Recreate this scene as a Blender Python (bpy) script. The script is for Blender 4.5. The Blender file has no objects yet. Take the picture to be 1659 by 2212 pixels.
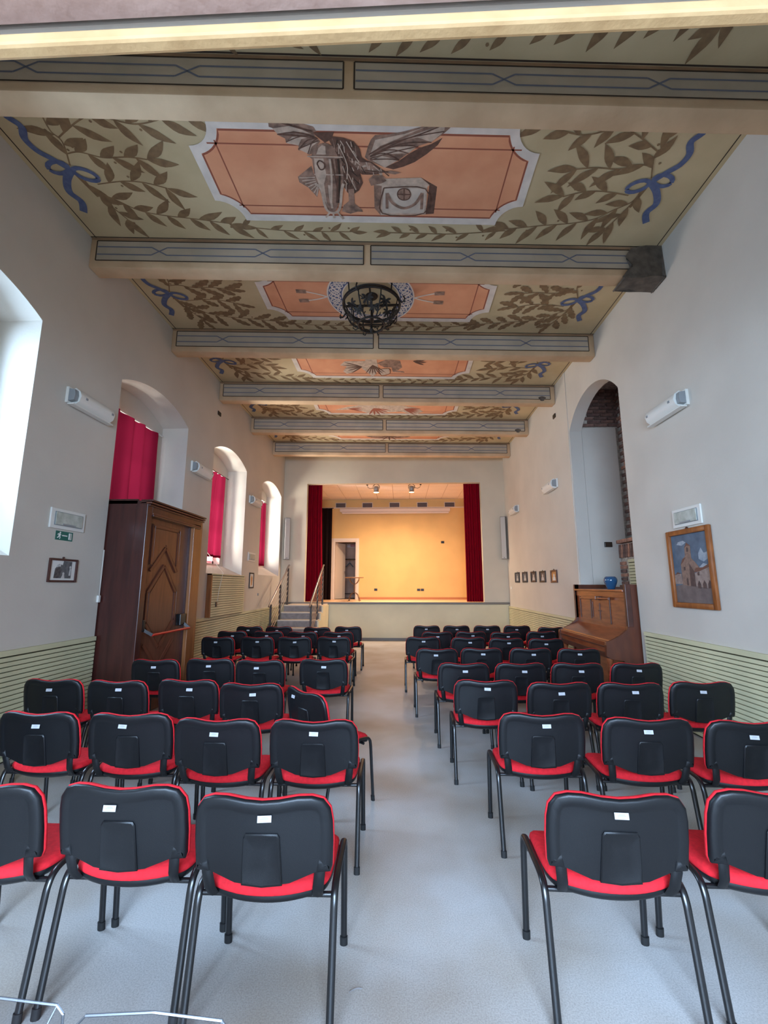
import bpy, bmesh, math, random
from mathutils import Vector, Matrix
from mathutils.geometry import tessellate_polygon
sc = bpy.context.scene
COL = sc.collection
random.seed(7)
R = math.radians

# ------------------------------------------------------------------ camera, world, lights, exposure
cam_d = bpy.data.cameras.new('camera'); cam = bpy.data.objects.new('camera', cam_d); COL.objects.link(cam)
cam_d.sensor_fit = 'HORIZONTAL'; cam_d.sensor_width = 36.0; cam_d.lens = 36.0 * 940 / 1659
cam_d.clip_start = 0.05; cam_d.clip_end = 200
cam.location = (0, 0, 1.59); cam.rotation_euler = (R(90 + 9.6), 0, R(2.19))
sc.camera = cam

w = bpy.data.worlds.new('world'); sc.world = w; w.use_nodes = True
bg = w.node_tree.nodes['Background']; bg.inputs[0].default_value = (0.80, 0.90, 1.0, 1); bg.inputs[1].default_value = 1.6

def area(name, loc, rot, sx, sy, power, col, spread=180):
    d = bpy.data.lights.new(name, 'AREA'); d.shape = 'RECTANGLE'; d.size = sx; d.size_y = sy
    d.energy = power; d.color = col; d.spread = R(spread)
    o = bpy.data.objects.new(name, d); COL.objects.link(o); o.location = loc; o.rotation_euler = rot
    return o
DAY = (0.50, 0.71, 1.0); DAYW = (1.0, 0.93, 0.86)
# daylight just outside the four left windows (pointing +X) and outside the glazed doors behind the camera (pointing +Y)
TILT = R(-90 + 32)      # skylight falls in at a slant; the two far windows mostly get light thrown up from the sunlit ground outside
area('daylight_window_near', (-4.75, 3.01, 3.55), (0, TILT, 0), 1.9, 1.6, 360, DAY)
area('daylight_window_door', (-4.75, 6.10, 3.55), (0, TILT, 0), 1.9, 1.6, 40, DAYW)
area('daylight_window_middle', (-6.2, 8.9, 2.0), (0, R(-90 - 18), 0), 2.6, 2.8, 1500, DAYW)
area('daylight_window_far', (-6.2, 12.1, 2.0), (0, R(-90 - 18), 0), 2.6, 2.8, 1500, DAYW)
area('daylight_entrance', (-0.2, -3.35, 2.3), (R(-90 + 32), 0, R(180)), 3.4, 2.2, 680, DAY, 130)

sc.view_settings.view_transform = 'Standard'; sc.view_settings.look = 'None'
sc.view_settings.exposure = 0.17; sc.view_settings.gamma = 1.0; sc.view_settings.use_curve_mapping = False

# ------------------------------------------------------------------ dimensions of the hall (metres)
XL, XR = -3.64, 3.19          # side walls
YN, YS = 1.20, 13.215         # entrance wall, stage wall
ZC = 5.66                     # painted ceiling
BEAMS = [2.55, 4.41, 6.27, 8.13, 10.0, 11.82]   # front face of each beam at the left wall
SK = 0.42 / (XR - XL)         # the beams run slightly askew
STG = 1.10                    # stage floor
WINS = [(2.10, 3.92), (5.205, 7.02), (8.08, 9.91), (11.085, 12.94)]

# ------------------------------------------------------------------ materials
def lin(c):
    return tuple(((v / 255) / 12.92 if v / 255 <= 0.04045 else ((v / 255 + 0.055) / 1.055) ** 2.4) for v in c) + (1,)
MATS = {}
def mat(name, col, rough=0.6, metal=0.0, var=0.0, vscale=6.0, bump=0.0, bscale=30.0, col2=None, emit=None, estr=0.0, spec=0.5, coat=0.0, wave=None):
    m = bpy.data.materials.new(name); m.use_nodes = True; MATS[name] = m
    nt = m.node_tree; b = nt.nodes['Principled BSDF']
    b.inputs['Base Color'].default_value = lin(col); b.inputs['Roughness'].default_value = rough
    b.inputs['Metallic'].default_value = metal; b.inputs['Specular IOR Level'].default_value = spec
    if coat: b.inputs['Coat Weight'].default_value = coat; b.inputs['Coat Roughness'].default_value = 0.15
    if emit: b.inputs['Emission Color'].default_value = lin(emit); b.inputs['Emission Strength'].default_value = estr
    tc = nt.nodes.new('ShaderNodeTexCoord')
    if var or col2:
        n = nt.nodes.new('ShaderNodeTexNoise'); n.inputs['Scale'].default_value = vscale; n.inputs['Detail'].default_value = 5
        if wave:
            mp = nt.nodes.new('ShaderNodeMapping'); mp.inputs['Scale'].default_value = wave
            nt.links.new(tc.outputs['Object'], mp.inputs[0]); nt.links.new(mp.outputs[0], n.inputs['Vector'])
        else: nt.links.new(tc.outputs['Object'], n.inputs['Vector'])
        cr = nt.nodes.new('ShaderNodeValToRGB')
        c2 = col2 or tuple(max(0, v * (1 - var)) for v in col)
        c1 = col if col2 else tuple(min(255, v * (1 + var * 0.5)) for v in col)
        cr.color_ramp.elements[0].position = 0.32; cr.color_ramp.elements[1].position = 0.68
        cr.color_ramp.elements[0].color = lin(c2); cr.color_ramp.elements[1].color = lin(c1)
        nt.links.new(n.outputs[0], cr.inputs[0]); nt.links.new(cr.outputs[0], b.inputs['Base Color'])
    if bump:
        n2 = nt.nodes.new('ShaderNodeTexNoise'); n2.inputs['Scale'].default_value = bscale; n2.inputs['Detail'].default_value = 4
        nt.links.new(tc.outputs['Object'], n2.inputs['Vector'])
        bp = nt.nodes.new('ShaderNodeBump'); bp.inputs['Strength'].default_value = bump; bp.inputs['Distance'].default_value = 0.02
        nt.links.new(n2.outputs[0], bp.inputs['Height']); nt.links.new(bp.outputs[0], b.inputs['Normal'])
    return m

mat('wall_paint', (204, 196, 184), 0.75, var=0.03, vscale=1.3, bump=0.06, bscale=40)
mat('stage_wall_paint', (212, 198, 174), 0.75, var=0.03, vscale=1.3, bump=0.05, bscale=40)
mat('stage_front_paint', (222, 208, 172), 0.7, var=0.04, vscale=1.3, bump=0.05, bscale=40)
mat('yellow_paint', (228, 186, 118), 0.75, var=0.03, vscale=1.5)
mat('fresco_green', (206, 186, 148), 0.85, col2=(188, 168, 130), vscale=1.6, bump=0.08, bscale=25)
mat('beam_ochre', (218, 188, 152), 0.85, col2=(192, 162, 128), vscale=2.2, bump=0.12, bscale=18)
mat('beam_dark', (162, 130, 100), 0.85, var=0.12, vscale=3)
mat('panel_grey', (192, 178, 158), 0.85, col2=(174, 162, 144), vscale=3)
mat('fresco_orange', (230, 164, 124), 0.85, col2=(214, 144, 106), vscale=2.5)
mat('fresco_rust', (152, 84, 62), 0.85)
mat('fresco_white', (224, 212, 200), 0.85, var=0.06, vscale=6)
mat('fresco_brown', (112, 84, 56), 0.85, col2=(92, 68, 46), vscale=14)
mat('fresco_leaf', (142, 114, 80), 0.85, col2=(120, 94, 66), vscale=14)
mat('fresco_umber', (104, 74, 60), 0.85, var=0.2, vscale=20)
mat('fresco_sepia', (152, 120, 102), 0.85, var=0.25, vscale=16)
mat('fresco_tan', (200, 176, 156), 0.85, var=0.12, vscale=16)
mat('fresco_blue', (100, 110, 142), 0.85, col2=(80, 92, 128), vscale=20)
mat('fresco_pale', (206, 190, 174), 0.85, var=0.08, vscale=8)
mat('fresco_line', (60, 46, 34), 0.85)
mat('blue_line', (112, 116, 132), 0.85)
mat('cement', (112, 102, 92), 0.95, col2=(78, 72, 66), vscale=9, bump=0.5, bscale=16)
mat('pink_plaster', (196, 164, 150), 0.85, col2=(176, 142, 128), vscale=3.0, bump=0.5, bscale=9)
mat('cream_trim', (220, 180, 128), 0.7, col2=(202, 160, 110), vscale=5, bump=0.2, bscale=20)
mat('wainscot', (204, 199, 162), 0.55, var=0.05, vscale=2)
mat('wainscot_gap', (60, 54, 36), 0.9)
mat('dark_wood', (72, 34, 28), 0.32, col2=(52, 23, 20), vscale=2.5, wave=(9, 9, 0.8), coat=0.2)
mat('door_wood', (108, 64, 46), 0.4, col2=(86, 50, 36), vscale=3, wave=(10, 10, 0.8), coat=0.15)
mat('door_molding', (96, 52, 36), 0.4)
mat('golden_wood', (150, 94, 50), 0.4, col2=(126, 76, 40), vscale=3, wave=(9, 9, 0.7), coat=0.15)
mat('piano_side', (100, 54, 36), 0.35, col2=(80, 42, 30), vscale=3, wave=(3, 3, 1))
mat('piano_wood', (146, 80, 46), 0.3, col2=(108, 52, 28), vscale=3, wave=(3, 1.2, 9), coat=0.3)
mat('piano_dark', (78, 44, 34), 0.4, var=0.2, vscale=6)
mat('stage_wood', (238, 200, 160), 0.35, col2=(224, 184, 142), vscale=3, wave=(1, 8, 8))
mat('stage_edge', (120, 112, 102), 0.5)
mat('step_stone', (138, 126, 120), 0.6, var=0.1, vscale=12)
mat('step_nose', (206, 190, 170), 0.5)
mat('steel_dark', (78, 70, 66), 0.35, metal=0.7)
mat('steel_rail', (150, 142, 138), 0.3, metal=0.8)
mat('steel_wire', (190, 180, 170), 0.3, metal=0.8)
mat('black_plastic', (12, 13, 16), 0.42, bump=0.08, bscale=400, spec=0.38)
mat('black_metal', (16, 16, 18), 0.28, spec=0.6)
mat('rubber', (14, 14, 15), 0.7)
mat('red_fabric', (206, 34, 44), 0.85, var=0.08, vscale=60, bump=0.15, bscale=500, spec=0.2)
mat('label_white', (168, 168, 172), 0.5)
mat('label_grey', (120, 120, 124), 0.6)
mat('iron', (30, 25, 22), 0.55, var=0.2, vscale=20)
mat('white_plastic', (224, 222, 214), 0.4)
mat('grey_plastic', (138, 142, 144), 0.4)
mat('lens_grey', (168, 172, 160), 0.25, col2=(196, 200, 190), vscale=14)
mat('sign_green', (24, 100, 88), 0.4)
mat('sign_white', (236, 238, 234), 0.4)
mat('sign_red', (186, 48, 36), 0.5)
mat('frame_brown', (74, 38, 30), 0.35)
mat('frame_black', (34, 26, 24), 0.4)
mat('frame_gold', (156, 92, 44), 0.35, col2=(124, 68, 30), vscale=6, wave=(4, 4, 1))
mat('paper_white', (222, 220, 214), 0.7)
mat('photo_grey', (116, 116, 116), 0.5, col2=(84, 84, 86), vscale=24)
mat('photo_light', (196, 194, 190), 0.5)
mat('photo_dark', (62, 58, 60), 0.5, col2=(104, 96, 92), vscale=40)
mat('photo_sepia', (206, 150, 88), 0.5, col2=(168, 112, 62), vscale=30)
mat('sky_paint', (90, 112, 130), 0.5, col2=(64, 86, 106), vscale=9)
mat('cloud_paint', (162, 172, 180), 0.5, col2=(120, 140, 156), vscale=20)
mat('church_paint', (142, 116, 102), 0.5, col2=(112, 92, 84), vscale=30)
mat('house_paint', (156, 138, 128), 0.5, col2=(126, 110, 104), vscale=26)
mat('shade_paint', (84, 68, 66), 0.5, col2=(64, 52, 54), vscale=30)
mat('road_paint', (112, 102, 100), 0.5, col2=(92, 84, 84), vscale=14)
mat('roof_paint', (104, 70, 60), 0.5)
mat('brick_a', (134, 102, 90), 0.9, var=0.2, vscale=18, bump=0.4, bscale=40)
mat('brick_b', (116, 90, 82), 0.9, var=0.2, vscale=18, bump=0.4, bscale=40)
mat('brick_c', (176, 128, 106), 0.9, var=0.2, vscale=18, bump=0.4, bscale=40)
mat('mortar', (190, 178, 164), 0.95, var=0.2, vscale=20, bump=0.5, bscale=30)
mat('black_cloth', (26, 14, 14), 0.9, spec=0.1)
mat('vase_blue', (36, 80, 116), 0.12, coat=0.6)
mat('ceiling_tile', (250, 238, 228), 0.8, var=0.03, vscale=30)
mat('tile_grid', (170, 146, 128), 0.7)
mat('spot_shell', (150, 140, 132), 0.35, metal=0.4)
mat('lamp_on', (255, 236, 200), 0.4, emit=(255, 224, 170), estr=14)
mat('lamp_on_dim', (255, 236, 200), 0.4, emit=(255, 224, 170), estr=5)
mat('screen_case', (226, 206, 186), 0.5)
mat('skirting_orange', (190, 118, 58), 0.5)
mat('door_white', (226, 206, 184), 0.45)
mat('socket_dark', (52, 40, 30), 0.4)
mat('vent_dark', (110, 92, 84), 0.6)
mat('back_room', (206, 168, 146), 0.8, var=0.05, vscale=3)
mat('speaker_grey', (176, 174, 168), 0.4)
mat('speaker_side', (122, 120, 116), 0.5)
mat('table_metal', (120, 92, 66), 0.4, metal=0.5)
mat('table_top_wood', (150, 112, 78), 0.4)
mat('red_bar', (196, 44, 36), 0.3)
mat('cord_white', (206, 200, 190), 0.6)
mat('window_white', (226, 226, 228), 0.45)
mat('book_blue', (36, 78, 140), 0.6)

def special():
    # linoleum floor: fine flecks, faint worn patches
    m = bpy.data.materials.new('linoleum'); m.use_nodes = True; MATS['linoleum'] = m
    nt = m.node_tree; b = nt.nodes['Principled BSDF']; b.inputs['Roughness'].default_value = 0.42; b.inputs['Specular IOR Level'].default_value = 0.4
    tc = nt.nodes.new('ShaderNodeTexCoord')
    n1 = nt.nodes.new('ShaderNodeTexNoise'); n1.inputs['Scale'].default_value = 160; n1.inputs['Detail'].default_value = 3
    n2 = nt.nodes.new('ShaderNodeTexNoise'); n2.inputs['Scale'].default_value = 1.1; n2.inputs['Detail'].default_value = 3
    v = nt.nodes.new('ShaderNodeTexVoronoi'); v.inputs['Scale'].default_value = 70
    for n in (n1, n2, v): nt.links.new(tc.outputs['Object'], n.inputs['Vector'])
    r1 = nt.nodes.new('ShaderNodeValToRGB'); e = r1.color_ramp.elements
    e[0].position = 0.36; e[0].color = lin((168, 165, 163)); e[1].position = 0.62; e[1].color = lin((188, 185, 183))
    nt.links.new(n1.outputs[0], r1.inputs[0])
    r2 = nt.nodes.new('ShaderNodeValToRGB'); e = r2.color_ramp.elements
    e[0].position = 0.35; e[0].color = lin((226, 214, 200)); e[1].position = 0.6; e[1].color = (1, 1, 1, 1)
    nt.links.new(n2.outputs[0], r2.inputs[0])
    r3 = nt.nodes.new('ShaderNodeValToRGB'); e = r3.color_ramp.elements
    e[0].position = 0.05; e[0].color = lin((176, 170, 166)); e[1].position = 0.11; e[1].color = (1, 1, 1, 1)
    nt.links.new(v.outputs['Distance'], r3.inputs[0])
    prev = r1.outputs[0]
    for r_ in (r2, r3):
        mx = nt.nodes.new('ShaderNodeMix'); mx.data_type = 'RGBA'; mx.blend_type = 'MULTIPLY'; mx.inputs[0].default_value = 1
        nt.links.new(prev, mx.inputs[6]); nt.links.new(r_.outputs[0], mx.inputs[7]); prev = mx.outputs[2]
    nt.links.new(prev, b.inputs['Base Color'])
    # clear materials
    def clear(name, tint, gloss, rough):
        m = bpy.data.materials.new(name); m.use_nodes = True; MATS[name] = m
        nt = m.node_tree; nt.nodes.remove(nt.nodes['Principled BSDF']); out = nt.nodes['Material Output']
        t = nt.nodes.new('ShaderNodeBsdfTransparent'); t.inputs[0].default_value = tint
        g = nt.nodes.new('ShaderNodeBsdfGlossy'); g.inputs['Roughness'].default_value = rough
        mx = nt.nodes.new('ShaderNodeMixShader')
        lw = nt.nodes.new('ShaderNodeLayerWeight'); lw.inputs[0].default_value = 0.5
        pw = nt.nodes.new('ShaderNodeMath'); pw.operation = 'POWER'; pw.inputs[1].default_value = 4
        ma = nt.nodes.new('ShaderNodeMath'); ma.operation = 'MULTIPLY_ADD'; ma.inputs[1].default_value = 0.6; ma.inputs[2].default_value = gloss
        nt.links.new(lw.outputs['Facing'], pw.inputs[0]); nt.links.new(pw.outputs[0], ma.inputs[0])
        nt.links.new(ma.outputs[0], mx.inputs[0]); nt.links.new(t.outputs[0], mx.inputs[1]); nt.links.new(g.outputs[0], mx.inputs[2])
        nt.links.new(mx.outputs[0], out.inputs[0])
    clear('window_glass', (0.93, 0.96, 0.97, 1), 0.04, 0.03)
    clear('acrylic', (0.93, 0.94, 0.95, 1), 0.05, 0.08)
    clear('acrylic_edge', (0.62, 0.66, 0.72, 1), 0.14, 0.35)
    # curtains: cloth that lets daylight through
    def cloth(name, c, tr, rough=0.9):
        m = bpy.data.materials.new(name); m.use_nodes = True; MATS[name] = m
        nt = m.node_tree; nt.nodes.remove(nt.nodes['Principled BSDF']); out = nt.nodes['Material Output']
        d = nt.nodes.new('ShaderNodeBsdfDiffuse'); d.inputs[0].default_value = lin(c)
        t = nt.nodes.new('ShaderNodeBsdfTranslucent'); t.inputs[0].default_value = lin((min(255, c[0] * 1.5), c[1] * 2.0, c[2] * 1.9))
        s = nt.nodes.new('ShaderNodeBsdfSheen'); s.inputs[0].default_value = lin((200, 90, 110)); s.inputs[1].default_value = 0.4
        mx = nt.nodes.new('ShaderNodeMixShader'); mx.inputs[0].default_value = tr
        ad = nt.nodes.new('ShaderNodeMixShader'); ad.inputs[0].default_value = 0.12
        nt.links.new(d.outputs[0], mx.inputs[1]); nt.links.new(t.outputs[0], mx.inputs[2])
        nt.links.new(mx.outputs[0], ad.inputs[1]); nt.links.new(s.outputs[0], ad.inputs[2]); nt.links.new(ad.outputs[0], out.inputs[0])
    cloth('window_curtain', (124, 22, 44), 0.075)
    cloth('stage_curtain', (140, 14, 34), 0.05)
special()

# ------------------------------------------------------------------ mesh helpers
class MB:
    def __init__(s): s.v = []; s.f = []
    def add(s, vs, fs):
        o = len(s.v); s.v += [tuple(p) for p in vs]; s.f += [tuple(i + o for i in f) for f in fs]; return s
    def box(s, x0, y0, z0, x1, y1, z1):
        x0, x1 = min(x0, x1), max(x0, x1); y0, y1 = min(y0, y1), max(y0, y1); z0, z1 = min(z0, z1), max(z0, z1)
        return s.add([(x0,y0,z0),(x1,y0,z0),(x1,y1,z0),(x0,y1,z0),(x0,y0,z1),(x1,y0,z1),(x1,y1,z1),(x0,y1,z1)],
                     [(0,3,2,1),(4,5,6,7),(0,1,5,4),(1,2,6,5),(2,3,7,6),(3,0,4,7)])
    def prism(s, loop, fn, a, b):
        """closed 2-D loop swept from a to b; fn(u, v, d) gives the 3-D point"""
        n = len(loop); vs = [fn(u, v, a) for u, v in loop] + [fn(u, v, b) for u, v in loop]
        tri = tessellate_polygon([[Vector((u, v, 0)) for u, v in loop]])
        fs = [tuple(t) for t in tri] + [tuple(i + n for i in reversed(t)) for t in tri]
        fs += [(i, (i + 1) % n, (i + 1) % n + n, i + n) for i in range(n)]
        return s.add(vs, fs)
    def sheet(s, loops, fn):
        """flat polygon with holes"""
        flat = [p for l in loops for p in l]
        tri = tessellate_polygon([[Vector((u, v, 0)) for u, v in l] for l in loops])
        return s.add([fn(u, v) for u, v in flat], [tuple(t) for t in tri])
    def strip(s, A, B, closed=False):
        n = len(A); k = n if closed else n - 1
        return s.add(list(A) + list(B), [(i, (i + 1) % n, (i + 1) % n + n, i + n) for i in range(k)])
    def tube(s, pts, r, n=8, closed=False, ry=None, up=(0, 0, 1)):
        P = [Vector(p) for p in pts]; m = len(P); rings = []
        for i, p in enumerate(P):
            a = P[(i - 1) % m] if (closed or i > 0) else P[i]
            b = P[(i + 1) % m] if (closed or i < m - 1) else P[i]
            d = (b - a).normalized(); u = Vector(up)
            if abs(d.dot(u)) > 0.97: u = Vector((1, 0, 0)) if abs(d.x) < 0.9 else Vector((0, 1, 0))
            e1 = d.cross(u).normalized(); e2 = e1.cross(d).normalized()
            rr = r[i] if isinstance(r, (list, tuple)) else r
            rings.append([p + e1 * (rr * math.cos(2*math.pi*j/n)) + e2 * ((ry or rr) * math.sin(2*math.pi*j/n)) for j in range(n)])
        vs = [q for g in rings for q in g]; fs = []
        for i in range(m if closed else m - 1):
            a = i * n; b = ((i + 1) % m) * n
            fs += [(a + j, a + (j + 1) % n, b + (j + 1) % n, b + j) for j in range(n)]
        if not closed: fs += [tuple(reversed(range(n))), tuple(range((m - 1) * n, m * n))]
        return s.add(vs, fs)
    def bar(s, p, q, wx, wz, up=(0, 0, 1)):
        """rectangular bar from p to q"""
        p, q = Vector(p), Vector(q); d = (q - p).normalized(); u = Vector(up)
        if abs(d.dot(u)) > 0.97: u = Vector((1, 0, 0))
        e1 = d.cross(u).normalized() * wx / 2; e2 = e1.cross(d).normalized() * wz / 2
        vs = [c + a * e1 + b * e2 for c in (p, q) for a, b in ((-1,-1),(1,-1),(1,1),(-1,1))]
        return s.add(vs, [(0,3,2,1),(4,5,6,7),(0,1,5,4),(1,2,6,5),(2,3,7,6),(3,0,4,7)])
    def lathe(s, prof, c, n=24):
        m = len(prof); vs = [(c[0] + r * math.cos(2*math.pi*j/n), c[1] + r * math.sin(2*math.pi*j/n), c[2] + z) for r, z in prof for j in range(n)]
        fs = [(i*n + j, i*n + (j+1) % n, (i+1)*n + (j+1) % n, (i+1)*n + j) for i in range(m - 1) for j in range(n)]
        fs += [tuple(reversed(range(n))), tuple(range((m-1)*n, m*n))]
        return s.add(vs, fs)
    def grid(s, nu, nv, fn):
        vs = [fn(i / nu, j / nv) for j in range(nv + 1) for i in range(nu + 1)]
        return s.add(vs, [(j*(nu+1)+i, j*(nu+1)+i+1, (j+1)*(nu+1)+i+1, (j+1)*(nu+1)+i) for j in range(nv) for i in range(nu)])
    def pillow(s, loop, rings, fn):
        """rings: list of (scale, w); closed lump over an outline centred on its middle; fn(u, v, w)"""
        n = len(loop); cu = sum(p[0] for p in loop) / n; cv = sum(p[1] for p in loop) / n
        vs = []; fs = []
        for k, w_ in rings: vs += [fn(cu + (u - cu) * k, cv + (v - cv) * k, w_) for u, v in loop]
        for i in range(len(rings) - 1):
            a, b = i * n, (i + 1) * n; fs += [(a + j, a + (j + 1) % n, b + (j + 1) % n, b + j) for j in range(n)]
        fs += [tuple(reversed(range(n))), tuple(range((len(rings) - 1) * n, len(rings) * n))]
        return s.add(vs, fs)
    def build(s, name, m, parent=None, smooth=0, bevel=0, fix=True):
        me = bpy.data.meshes.new(name); me.from_pydata(s.v, [], s.f); me.update()
        if fix or bevel:
            bm = bmesh.new(); bm.from_mesh(me)
            if bevel:
                bmesh.ops.remove_doubles(bm, verts=bm.verts, dist=1e-5)
                ed = [e for e in bm.edges if len(e.link_faces) == 2 and e.calc_face_angle(0) > 0.6]
                bmesh.ops.bevel(bm, geom=ed, offset=bevel, segments=2, affect='EDGES', profile=0.5)
            if fix: bmesh.ops.recalc_face_normals(bm, faces=bm.faces)
            bm.to_mesh(me); bm.free()
        if smooth:
            for p in me.polygons: p.use_smooth = True
            me.set_sharp_from_angle(angle=R(smooth))
        me.materials.append(MATS[m])
        o = bpy.data.objects.new(name, me); COL.objects.link(o)
        if parent is not None: o.parent = parent; o.matrix_parent_inverse = parent_inv(parent)
        return o
def parent_inv(p):
    if p.type == 'EMPTY' and not p.get('local_parts'):
        return Matrix.LocRotScale(p.location, p.rotation_euler, None).inverted()
    return Matrix.Identity(4)
def tag(o, label, cat, group=None):
    o['label'] = label; o['category'] = cat
    if group: o['group'] = group
    return o
def struct(o): o['kind'] = 'structure'; return o
def thing(name, label, cat, loc=(0, 0, 0), rz=0, group=None, local=False):
    o = bpy.data.objects.new(name, None); COL.objects.link(o); o.location = loc; o.rotation_euler = (0, 0, rz); o.empty_display_size = 0.1
    if local: o['local_parts'] = 1
    return tag(o, label, cat, group)
def dup(root, loc, rz, label, group=None):
    r = root.copy(); COL.objects.link(r); r.location = loc; r.rotation_euler = (0, 0, rz); r['label'] = label
    if group: r['group'] = group
    for ch in list(root.children):
        c = ch.copy(); COL.objects.link(c); c.parent = r; c.matrix_parent_inverse = Matrix.Identity(4)
        for g in list(ch.children):
            d = g.copy(); COL.objects.link(d); d.parent = c; d.matrix_parent_inverse = Matrix.Identity(4)
    return r
def arch(y0, y1, zb, zs, rise, n=18):
    wd = (y1 - y0) / 2; rad = (wd * wd + rise * rise) / (2 * rise); cz = zs + rise - rad; cy = (y0 + y1) / 2
    a = math.asin(min(1, wd / rad))
    return [(y0, zb), (y1, zb), (y1, zs)] + [(cy + rad * math.sin(t), cz + rad * math.cos(t)) for t in [a - 2*a*i/n for i in range(1, n)]] + [(y0, zs)]
def rect(a0, a1, b0, b1): return [(a0, b0), (a1, b0), (a1, b1), (a0, b1)]
def smoothpts(pts, k=5):
    P = [Vector((*p, 0)) if len(p) == 2 else Vector(p) for p in pts]; out = []
    for i in range(len(P) - 1):
        a, b, c, d = P[max(i-1, 0)], P[i], P[i+1], P[min(i+2, len(P)-1)]
        for j in range(k):
            t = j / k; out.append(0.5 * ((2*b) + (c-a)*t + (2*a-5*b+4*c-d)*t*t + (3*b-a-3*c+d)*t**3))
    out.append(P[-1]); return out

# ------------------------------------------------------------------ floor, walls, ceiling
struct(MB().box(XL - .1, -3.2, -.12, XR + 1.2, YS + .1, 0).build('floor', 'linoleum'))

# left wall with four arched recesses, each with a window at its back
XB = -4.09
m = MB(); holes = []
for i, (a, b) in enumerate(WINS):
    zb = 0.0 if i == 1 else (1.82 if i == 2 else 1.865)
    lp = arch(a, b, zb, 4.26, .22); holes.append(lp)
    zk = 0.0 if i == 1 else 2.02 if i == 2 else 2.12          # sill rises towards the glass
    back = [(y, (zk if k < 2 else z)) for k, (y, z) in enumerate(lp)]
    m.strip([(XL, y, z) for y, z in lp], [(XB, y, z) for y, z in back], closed=True)
    wy0, wy1 = a + .17, b - .19; wz0 = 2.06 if i == 2 else 2.16; wz1 = 4.08
    m.sheet([back, rect(wy0, wy1, wz0, wz1)], lambda u, v: (XB, u, v))
    m.strip([(XB, y, z) for y, z in rect(wy0, wy1, wz0, wz1)], [(XB - .28, y, z) for y, z in rect(wy0, wy1, wz0, wz1)], closed=True)
m.sheet([rect(YN, YS, 0, ZC)] + holes, lambda u, v: (XL, u, v))
struct(m.build('wall_left', 'wall_paint', smooth=25, fix=False))
for i, (a, b) in enumerate(WINS):
    y0, y1 = a + .17, b - .19; z0 = 2.06 if i == 2 else 2.16; z1 = 4.08; ym = (y0 + y1) / 2
    fr = MB(); x0, x1 = XB - .20, XB - .14
    for q in ((y0, z0, y0 + .06, z1), (y1 - .06, z0, y1, z1), (y0, z0, y1, z0 + .07), (y0, z1 - .06, y1, z1), (ym - .05, z0, ym + .05, z1)):
        fr.box(x0, q[0], q[1], x1, q[2], q[3])
    wo = struct(fr.build('window_%d' % (i + 1), 'window_white'))
    for (p, q) in ((y0 + .06, ym - .05), (ym + .05, y1 - .06)):
        zz = z0 + .07
        for k in range(3):
            h = (z1 - z0 - .13) / 3
            MB().box(XB - .175, p, zz + k * h + .01, XB - .168, q, zz + (k + 1) * h - .01).build('pane', 'window_glass', wo)
        for k in (1, 2): MB().box(x0 + .01, p, zz + k * h - .012, x1 - .01, q, zz + k * h + .012).build('glazing_bar', 'window_white', wo)

# right wall with one deep arched niche
m = MB(); lp = arch(6.10, 7.955, 0, 4.45, .45)
m.sheet([rect(YN, YS, 0, ZC), lp], lambda u, v: (XR, u, v))
m.strip([(XR, y, z) for y, z in lp[1:] + lp[:1]], [(XR + .22, y, z) for y, z in lp[1:] + lp[:1]])
m.sheet([rect(5.7, 8.3, 0, 5.5), lp], lambda u, v: (XR + .22, u, v))
struct(m.build('wall_right', 'wall_paint', smooth=25, fix=False))
# thin extra coat of plaster on the near part of the right wall stops just past the niche
pc = MB()
pc.box(XR - .012, 7.985, 1.0, XR + .001, 8.09, ZC); struct(pc.build('trim_1', 'wall_paint'))
# niche: brick core
m = MB(); x1 = 4.12
m.box(XR + .22, 8.0, 0, x1 + .1, 8.1, 5.4).box(x1, 5.8, 0, x1 + .1, 8.1, 5.4).box(XR + .22, 5.8, 0, x1 + .1, 5.9, 5.4).box(XR + .22, 5.8, 5.3, x1 + .1, 8.1, 5.4)
m.box(3.93, 5.9, 0, x1, 8.0, 2.32)
niche = struct(m.build('wall_niche', 'mortar'))
bl, bh, bd, jt = .235, .056, .018, .012
brick_me = {}
def brick(fn_box, mi, nm='brick'):
    o = fn_box.build(nm, ('brick_a', 'brick_b', 'brick_c')[mi], niche)
rb = random.Random(3)
def brick_shared(L, H, D, mi):
    key = (round(L, 3), round(H, 3), round(D, 3), mi)
    if key not in brick_me:
        mb = MB().box(-L/2, -D/2, -H/2, L/2, D/2, H/2)
        o = mb.build('brick', ('brick_a', 'brick_b', 'brick_c')[mi], niche, bevel=.004); brick_me[key] = o.data; return o
    o = bpy.data.objects.new('brick', brick_me[key]); COL.objects.link(o); o.parent = niche; return o
row = 0; z = 4.55
while z < 5.25:                                                 # far wall of the niche above the plaster panel
    x = 3.43 + (row % 2) * .12
    while x < 4.10:
        L = min(bl, 4.11 - x)
        if L > .05:
            o = brick_shared(L, bh, .04, rb.choice((0, 1, 1))); o.location = (x + L/2, 7.995 - rb.uniform(0, .012), z + bh/2)
        x += bl + jt
    z += bh + jt; row += 1
row = 0; z = 2.48
while z < 5.2:                                                  # back wall of the niche, the part that shows
    y = 7.985 - (row % 2) * .12
    while y > 7.15:
        o = brick_shared(bl, bh, .04, rb.choice((0, 1, 0, 2))); o.rotation_euler = (0, 0, R(90)); o.location = (x1 - .005 - rb.uniform(0, .01), y - bl/2, z + bh/2)
        y -= bl + jt
    z += bh + jt; row += 1
for k in range(6):                                              # projecting ledge of flat bricks
    o = brick_shared(.2, .06, .16, rb.choice((0, 2))); o.rotation_euler = (0, 0, R(90)); o.location = (3.94 + rb.uniform(-.01, .01), 7.89 - k * .215, 2.36)
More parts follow.
